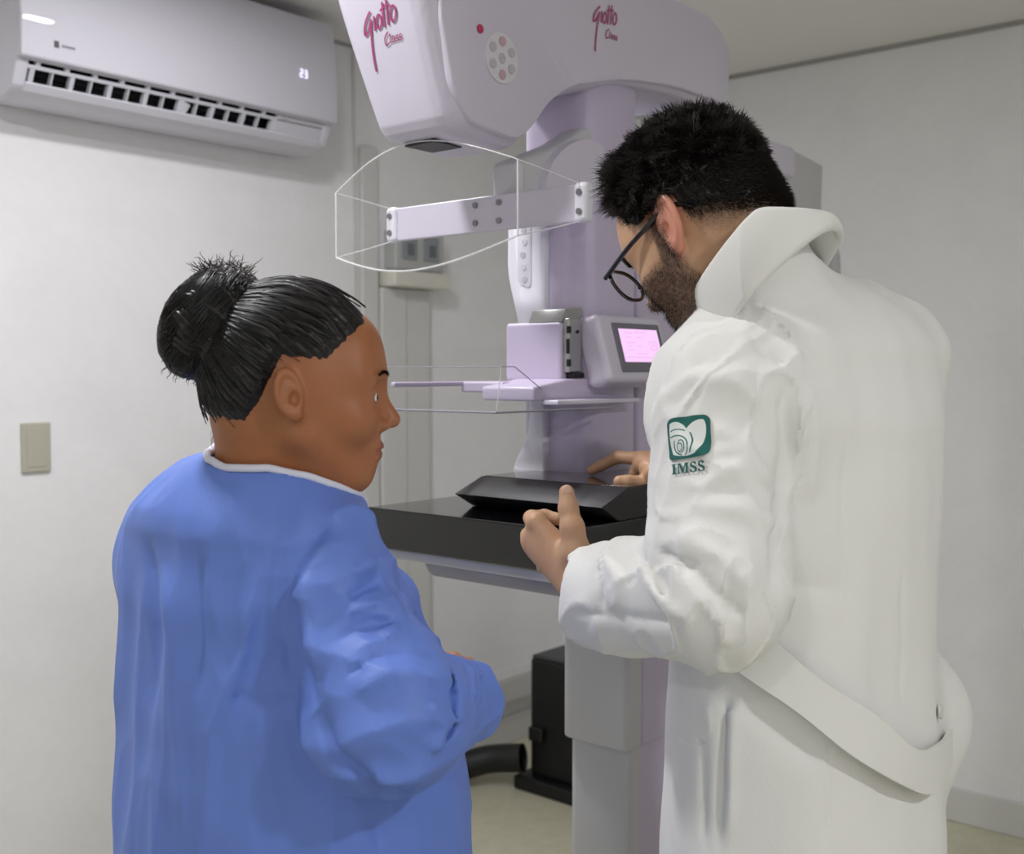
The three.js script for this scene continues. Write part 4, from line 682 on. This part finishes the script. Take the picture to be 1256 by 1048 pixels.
// ---------------------------------------------------------------- the woman in the blue gown
{
  const shoulderR = at(402, 712, 1.13), shoulderL = at(224, 682, 1.33);
  const lat = shoulderR.clone().sub(shoulderL).setY(0).normalize(), fwd = UP.clone().cross(lat).normalize();
  const mid = mix(shoulderL, shoulderR, 0.5).setY(0), K = [lat, UP, fwd];
  const woman = thing('person', 'person in loose blue hospital gown with dark hair in a bun', 'person', [mid.x, 0, mid.z]);
  const O = woman.position.clone(), own = (g) => g.translate(-O.x, -O.y, -O.z);
  const P = (name, g, m, parent = woman) => part(name, own(g), m, parent);
  const elbowR = at(472, 880, 1.075), wristR = at(570, 860, 1.225), elbowL = at(235, 890, 1.42), wristL = at(470, 862, 1.46);
  const neckBase = at(334, 606, 1.205);
  const B = frame(dirOf(Math.cos(0.14), Math.sin(0.14), 0.05)), S = 0.93;
  const headC = at(352, 487, 1.105).addScaledVector(B[0], -0.074).addScaledVector(B[1], 0.0).addScaledVector(B[2], 0.010);
  const H = headSolid(headC, B, S, { jaw: 1.08, long: 0.95, low: 0.86, ear: 0.082, earSize: 0.82 });
  const neck = blend([cone(rel(headC, B, 0, -0.03, -0.034), neckBase, 0.052, 0.062), cone(rel(headC, B, 0, -0.08, 0.02), rel(neckBase, K, 0.01, 0.0, 0.045), 0.042, 0.054)], 0.03);
  const headNeck = (x, y, z) => smin(H.solid(x, y, z), neck(x, y, z), 0.02);
  // right hand held in front of the body
  const hk = [at(568, 838, 1.285), at(562, 824, 1.315), at(556, 815, 1.335)], mc = [0, 1, 2, 3].map((i) => rel(hk[1], K, -0.006 - i * 0.008, -0.004 - i * 0.010, 0.026));
  const palm = blend([cone(wristR, hk[0], 0.025, 0.024), ...mc.map((q) => cone(hk[0], q, 0.02, 0.0112))], 0.012);
  const fing = mc.map((q, i) => chain([q, rel(q, K, -0.028, -0.004, 0.022), rel(q, K, -0.048, -0.01, 0.012), rel(q, K, -0.058, -0.014, -0.002)], 0.0098, 0.0072));
  const thumb = chain([hk[0], hk[1].clone().addScaledVector(UP, 0.006), hk[2].clone().addScaledVector(UP, 0.004), at(546, 808, 1.345)], 0.0135, 0.0085);
  const handR = (x, y, z) => { let d = smin(palm(x, y, z), thumb(x, y, z), 0.01), f = 1; for (const q of fing) f = Math.min(f, q(x, y, z)); return smin(d, f, 0.005); };
  const lk = at(505, 850, 1.45), lm = [0, 1, 2, 3].map((i) => rel(lk, K, 0.05, 0.014 - i * 0.013, 0.012 - i * 0.004));
  const palmL = blend([cone(wristL, lk, 0.024, 0.022), ...lm.map((q) => cone(lk, q, 0.018, 0.011))], 0.012), fingL = lm.map((q) => chain([q, rel(q, K, 0.028, 0, -0.012), rel(q, K, 0.04, -0.002, -0.03), rel(q, K, 0.04, -0.004, -0.046)], 0.0096, 0.007)), thumbL = chain([lk, rel(lk, K, 0.03, 0.03, 0.004), rel(lk, K, 0.055, 0.036, -0.006)], 0.0125, 0.008);
  const handL = (x, y, z) => { let d = smin(palmL(x, y, z), thumbL(x, y, z), 0.01), f = 1; for (const q of fingL) f = Math.min(f, q(x, y, z)); return smin(d, f, 0.005); };
  const hipL = rel(mid, K, -0.09, 0.8, 0.03), hipR = rel(mid, K, 0.09, 0.8, 0.03), kneeL = rel(mid, K, -0.09, 0.44, 0.04), kneeR = rel(mid, K, 0.09, 0.44, 0.04), ankL = rel(mid, K, -0.09, 0.08, 0.0), ankR = rel(mid, K, 0.09, 0.08, 0.0);
  const under = blend([trunk(mid, lat, fwd, [[0.8, 0.15, 0.12, 0, 0.03], [1.1, 0.15, 0.11, 0, 0.03], [1.26, 0.12, 0.08, 0, 0.0]], 0.75, 1.28), cone(shoulderL, elbowL, 0.04, 0.04), cone(elbowL, wristL, 0.036, 0.024), cone(shoulderR, elbowR, 0.04, 0.04), cone(elbowR, wristR, 0.036, 0.024), cone(shoulderL, neckBase, 0.035, 0.05), cone(shoulderR, neckBase, 0.035, 0.05), cone(hipL, kneeL, 0.075, 0.05), cone(hipR, kneeR, 0.075, 0.05), cone(kneeL, ankL, 0.048, 0.034), cone(kneeR, ankR, 0.048, 0.034)], 0.03);
  const cBase = new THREE.Color(0x9c6640), cWarm = new THREE.Color(0xa8663f), cLip = new THREE.Color(0x8c4a3e);
  const paint = (g) => tint(g, (x, y, z, k) => { const n = N(x, y, z, 40) * 0.5 + N(x, y, z, 110) * 0.5, l = H.toLocal(x, y, z); k.copy(cBase).lerp(cWarm, clamp01(0.4 + n * 0.5)); if (Math.hypot(l[0] / 0.024, (l[1] + 0.067) / 0.012) < 1 && l[2] > 0.07) k.lerp(cLip, 0.8); });
  const headGeo = netMesh(headNeck, ...box3([...corners(headC, B, [0.1, 0.13, 0.13, 0.12]), neckBase], 0.03), 0.003);
  const body = P('body', mergeGeometries([headGeo, netMesh(handR, ...box3([wristR, ...hk, ...mc], 0.08), 0.003), netMesh(handL, ...box3([wristL, lk, ...lm], 0.07), 0.003), netMesh(under, ...box3([rel(mid, K, -0.25, 0.02, -0.2), rel(mid, K, 0.25, 1.36, 0.25), elbowL, elbowR, wristL, wristR], 0.06), 0.014)].map(paint)), M.skin);
  body.userData.label = 'brown skin of face, neck and hands';
  for (const s of [-1, 1]) { const e = part('eye', new THREE.SphereGeometry(0.0121, 18, 12), M.eye, woman); e.position.copy(H.toWorld(s * 0.031, 0.003, 0.0765)).sub(O); const i = part('iris', new THREE.SphereGeometry(0.0062, 16, 12), M.iris, e); i.position.copy(B[2]).multiplyScalar(0.0069); }
  for (const s of [-1, 1]) { const br = []; for (let i = 0; i < 100; i++) { const t = rnd(), q = H.toWorld(s * (0.014 + 0.034 * t), 0.028 + 0.004 * Math.sin(t * 3) + (rnd() - 0.5) * 0.004, 0.1); snap(H.solid, q); const d = B[0].clone().multiplyScalar(s).addScaledVector(B[2], 0.3).normalize(); br.push({ pts: [q.clone(), q.clone().addScaledVector(d, 0.008)], r: 0.0004 }); } P('eyebrow', hairMesh(br), M.hairBlack); }
  // hair combed back into a bun
  const bunC = at(256, 392, 1.165), bunL = H.toLocal(bunC.x, bunC.y, bunC.z);
  const bunAxis = bunC.clone().sub(headC).normalize(), bunU = bunAxis.clone().cross(UP).normalize(), bunV = bunU.clone().cross(bunAxis).normalize();
  const hairMask = (l) => { const [x, y, z] = l, ax = Math.abs(x); const front = (0.086 - Math.max(0, 0.085 - y) * 0.95) - z; const low = y - 0.026 + 0.082 * clamp01((-0.020 - z) / 0.038); return Math.min(front, low) + 0.002 * noise3(x * 90, y * 90, z * 90); };
  const angle = (x, y, z) => { const dx = x - bunC.x, dy = y - bunC.y, dz = z - bunC.z; return Math.atan2(dx * bunU.x + dy * bunU.y + dz * bunU.z, dx * bunV.x + dy * bunV.y + dz * bunV.z); };
  const capF = (x, y, z) => { const l = H.toLocal(x, y, z), m = hairMask(l), d0 = H.bare(x, y, z); if (d0 > 0.03) return d0 - 0.008; const a = angle(x, y, z); const e = clamp01((m + 0.003) / 0.06), q = e * e * (3 - 2 * e); return d0 + 0.003 + Math.min(0.04, Math.max(0, -m - 0.006)) - 0.012 * q - q * (0.0009 * Math.sin(a * 74 + 2 * noise3(x * 20, y * 20, z * 20)) + 0.001 * noise3(a * 9, l[2] * 6, l[0] * 3)); };
  const bunB = [bunU, bunV, bunAxis];
  const bun = blend([ellipsoid(bunC, [0.050, 0.050, 0.040], bunB), ellipsoid(bunC.clone().addScaledVector(UP, -0.026).addScaledVector(RIGHT, -0.014), [0.034, 0.036, 0.032]), cone(bunC, mix(bunC, headC, 0.5), 0.034, 0.04), ellipsoid(bunC.clone().addScaledVector(UP, 0.022).addScaledVector(RIGHT, 0.022), [0.034, 0.030, 0.034])], 0.018);
  const bunF = (x, y, z) => { const dx = x - bunC.x, dy = y - bunC.y, dz = z - bunC.z, r = Math.hypot(dx, dy, dz), a = angle(x, y, z); return bun(x, y, z) - 0.0009 * Math.sin(a * 46 + r * 190 + 2 * noise3(x * 30, y * 30, z * 30)) - 0.0018 * Math.sin(a * 9 + r * 260 + 3 * noise3(x * 18, y * 18, z * 18)) - 0.0015 * noise3(x * 40, y * 40, z * 40); };
  const hairSolid = (x, y, z) => smin(capF(x, y, z), bunF(x, y, z), 0.008);
  const hair = P('hair', netMesh(hairSolid, ...box3([...corners(headC, B, [0.09, 0.14, 0.11, 0.12]), bunC.clone().addScaledVector(RIGHT, -0.05)], 0.03), 0.0022, 1), M.hairBlack);
  const strands = [], tuft = [];
  for (let i = 0; i < 1100; i++) {                    // combed strands from the hairline to the bun
    const th = rnd() * 2 * Math.PI, ph = Math.acos(1 - 1.95 * rnd()), q = H.toWorld(Math.sin(ph) * Math.cos(th) * 0.08, 0.03 + Math.cos(ph) * 0.09, Math.sin(ph) * Math.sin(th) * 0.1); snap(H.bare, q, 0.0085); const l = H.toLocal(q.x, q.y, q.z); if (hairMask(l) < 0.012) continue;
    const pts = [q.clone()]; for (let s = 0; s < 5; s++) { const n = q.clone(); const d = bunC.clone().sub(q).normalize(), g = grad(H.bare, q); d.addScaledVector(g, -d.dot(g)).normalize(); n.addScaledVector(d, 0.012); snap(H.bare, n, 0.0096 + 0.0006 * Math.sin(i)); if (n.distanceTo(bunC) < 0.05) break; pts.push(n.clone()); q.copy(n); } if (pts.length > 2) strands.push({ pts, r: 0.0006 });
  }
  for (let i = 0; i < 3000; i++) {                    // wound strands of the bun
    const d = V(rnd() - 0.5, rnd() - 0.5, rnd() - 0.5).normalize(), q = bunC.clone().addScaledVector(d, 0.05); snap(bun, q, 0.0006); const ax = bunAxis.clone().addScaledVector(bunU, 0.4 * noise3(d.x * 2, d.y * 2, d.z * 2)).normalize(); const pts = [q.clone()];
    for (let s = 0; s < 4; s++) { const t = ax.clone().cross(q.clone().sub(bunC)).normalize(); q.addScaledVector(t, 0.009); snap(bun, q, 0.001 + 0.0015 * rnd()); pts.push(q.clone()); } strands.push({ pts, r: 0.0008 });
  }
  for (let i = 0; i < 520; i++) {                     // loose ends on top and under the bun
    const low = i % 2, root = low ? at(222 + rnd() * 45, 425 + rnd() * 14, 1.15 + rnd() * 0.03) : at(250 + rnd() * 52, 332 + rnd() * 12, 1.15 + rnd() * 0.03), out = low ? RIGHT.clone().multiplyScalar(-0.35 + (rnd() - 0.5) * 1.2).addScaledVector(UP, -1) : RIGHT.clone().multiplyScalar((rnd() - 0.5) * 2.4).addScaledVector(UP, 0.55);
    out.addScaledVector(AHEAD, rnd() - 0.5).normalize(); const len = (low ? 0.022 : 0.016) * (0.5 + rnd()), curl = V(rnd() - 0.5, rnd() - 0.5, rnd() - 0.5).multiplyScalar(len);
    tuft.push({ pts: [root, root.clone().addScaledVector(out, len * 0.4).addScaledVector(curl, 0.3), root.clone().addScaledVector(out, len * 0.75).addScaledVector(curl, 0.7), root.clone().addScaledVector(out, len).addScaledVector(curl, 0.4)], r: 0.0006 });
  }
  for (let i = 0; i < 60; i++) { const q = at(272 + rnd() * 26, 505 + rnd() * 25, 1.16); const d = RIGHT.clone().multiplyScalar(-0.7).addScaledVector(UP, -0.6 + rnd() * 0.4).normalize(); tuft.push({ pts: [q, q.clone().addScaledVector(d, 0.008), q.clone().addScaledVector(d, 0.013).addScaledVector(UP, -0.006), q.clone().addScaledVector(d, 0.012).addScaledVector(UP, -0.014)], r: 0.00025 }); }
  P('combed_strands', hairMesh(strands), M.hairBlack, hair).userData.kind = 'stuff'; P('loose_strands', hairMesh(tuft), M.hairTuft, hair).userData.kind = 'stuff';
  // gown
  const rows = [[0.35, 0.24, 0.21, 0, 0.05], [0.75, 0.228, 0.20, 0, 0.055], [0.95, 0.224, 0.19, 0, 0.055], [1.08, 0.215, 0.178, 0, 0.05], [1.2, 0.195, 0.145, 0, 0.025], [1.28, 0.16, 0.11, 0, 0.0], [1.36, 0.11, 0.085, 0, 0]];
  const torso = trunk(mid, lat, fwd, rows, 0.36, 1.345, 0.05);
  const shoulders = blend([cone(shoulderR, neckBase, 0.056, 0.062), cone(shoulderL, neckBase, 0.064, 0.066), cone(shoulderL, shoulderR, 0.06, 0.055)], 0.04);
  const sleeveR = blend([cone(shoulderR, elbowR, 0.057, 0.076), cone(elbowR, wristR, 0.070, 0.044)], 0.03), sleeveL = blend([cone(shoulderL, elbowL, 0.062, 0.066), cone(elbowL, wristL, 0.06, 0.042)], 0.03);
  const gownBase = (x, y, z) => { let d = smin(torso(x, y, z), shoulders(x, y, z), 0.05); d = smin(d, sleeveR(x, y, z), 0.016); d = smin(d, sleeveL(x, y, z), 0.03); return smax(d, -(neck(x, y, z) - 0.007), 0.008); };
  const wob = (x, y, z) => {
    const s = clamp01(0.5 + (torso(x, y, z) - sleeveR(x, y, z)) / 0.05), r = 1 - Math.abs(noise3(x * 8 + 7, y * 8, z * 8)), r2 = 1 - Math.abs(noise3(x * 17 + 3, y * 14, z * 17)), c = noise3(x * 7, y * 1.3, z * 7 + 4);
    const cr = clamp01((1 - Math.abs(noise3(x * 11 + 4, y * 9, z * 11)) - 0.84) / 0.16), pl = 1 - Math.abs(noise3(x * 11 + 2, y * 1.1, z * 11)); const near = clamp01((neck(x, y, z) - 0.01) / 0.05); return near * (s * (0.008 * (0.3 - Math.abs(noise3(x * 6 + 7, y * 11, z * 6))) + 0.0035 * (0.3 - Math.abs(noise3(x * 13, y * 17, z * 13 + 2)))) + (1 - s) * (0.004 * c + 0.0035 * (pl * pl - 0.4) * clamp01((1.25 - y) * 8) + 0.009 * (0.3 - Math.abs(noise3(x * 6, y * 1.7 + 3, z * 6))) + 0.003 * (0.3 - Math.abs(noise3(x * 14, y * 5, z * 14)))));
  };
  const folds = [
    [[[412, 632], [378, 662], [356, 700], [354, 760], [364, 820], [382, 868]], 0.014, -0.013], [[[395, 640], [430, 625], [462, 640]], 0.014, 0.007], [[[372, 700], [378, 760], [392, 830]], 0.016, 0.008],
    [[[296, 662], [340, 668], [375, 672]], 0.008, 0.005], [[[330, 672], [322, 740], [312, 850]], 0.007, -0.005], [[[318, 690], [300, 800], [262, 900], [250, 1040]], 0.012, 0.006], [[[345, 690], [340, 770], [335, 830]], 0.006, -0.006], [[[360, 720], [352, 780], [348, 850]], 0.006, 0.005],
    [[[200, 690], [215, 780], [218, 900], [230, 1040]], 0.016, 0.007], [[[180, 660], [190, 760], [180, 880]], 0.014, -0.006], [[[245, 660], [248, 760], [240, 860]], 0.014, -0.005], [[[270, 850], [340, 868], [375, 862]], 0.01, -0.003],
    [[[432, 705], [462, 690], [492, 690]], 0.007, 0.005], [[[425, 735], [470, 708], [512, 716]], 0.007, -0.006], [[[418, 758], [462, 740], [505, 742]], 0.008, 0.007], [[[410, 785], [455, 760], [520, 772]], 0.006, -0.006], [[[430, 800], [475, 782], [538, 790]], 0.008, 0.008], [[[420, 830], [470, 802], [535, 812]], 0.007, -0.005], [[[430, 855], [480, 828], [540, 838]], 0.009, 0.006], [[[470, 700], [486, 735], [500, 770]], 0.006, 0.004],
    [[[553, 812], [563, 850], [560, 890], [540, 925]], 0.007, -0.014], [[[572, 815], [580, 850], [572, 895]], 0.008, 0.006], [[[588, 822], [597, 860], [590, 890]], 0.006, -0.005], [[[520, 860], [545, 890], [530, 930]], 0.01, 0.006], [[[440, 940], [480, 960], [530, 950]], 0.012, 0.004],
    [[[382, 868], [412, 930], [450, 965], [500, 985]], 0.012, -0.012], [[[455, 985], [465, 1020], [470, 1045]], 0.008, -0.008], [[[582, 985], [583, 1020], [585, 1045]], 0.008, 0.006],
  ].map(([p, w, a]) => [p, w, a * 1.2]);
  const gownSolid = withFolds(gownBase, folds, wob);
  const gown = P('gown', netMesh(gownSolid, ...box3([rel(mid, K, -0.28, 0.35, -0.24), rel(mid, K, 0.28, 1.4, 0.3), elbowL, elbowR, wristL, wristR, shoulderL, shoulderR], 0.09), 0.005), M.gown);
  // pale binding round the neckline
  const ringPts = []; for (let i = 0; i < 40; i++) {
    const a = i / 40 * 2 * Math.PI, dir = lat.clone().multiplyScalar(Math.cos(a)).addScaledVector(fwd, Math.sin(a)); let lo = null;
    // walk down the neck until the gown's edge is met
    for (let yy = 0.07; yy > -0.06; yy -= 0.003) { const q = neckBase.clone().addScaledVector(UP, yy).addScaledVector(dir, 0.2); for (let s = 0; s < 40; s++) { const d = neck(q.x, q.y, q.z) - 0.0075; if (d < 0.0003) break; q.addScaledVector(dir, -d * 0.6); } if (gownSolid(q.x, q.y, q.z) < 0.0015) { lo = q; break; } }
    if (lo) ringPts.push(lo);
  }
  if (ringPts.length > 10) P('neck_binding', tube(ringPts, 0.0044, 160, 8, true), M.binding, gown);
  P('trousers', netMesh(blend([cone(hipL, kneeL, 0.095, 0.08), cone(hipR, kneeR, 0.095, 0.08), cone(kneeL, ankL, 0.078, 0.062), cone(kneeR, ankR, 0.078, 0.062)], 0.02), ...box3([hipL, hipR, ankL, ankR], 0.12), 0.012), M.trousers);
  for (const a of [ankL, ankR]) { const heel = V(a.x, 0.036, a.z).addScaledVector(fwd, -0.03), toe = V(a.x, 0.032, a.z).addScaledVector(fwd, 0.14); P('shoe', netMesh((x, y, z) => smax(blend([cone(heel, toe, 0.040, 0.038), cone(a, heel, 0.042, 0.04)], 0.03)(x, y, z), 0.001 - y, 0.006), ...box3([heel, toe, a], 0.06), 0.008), M.shoe); }
}
renderer.render(scene, camera);
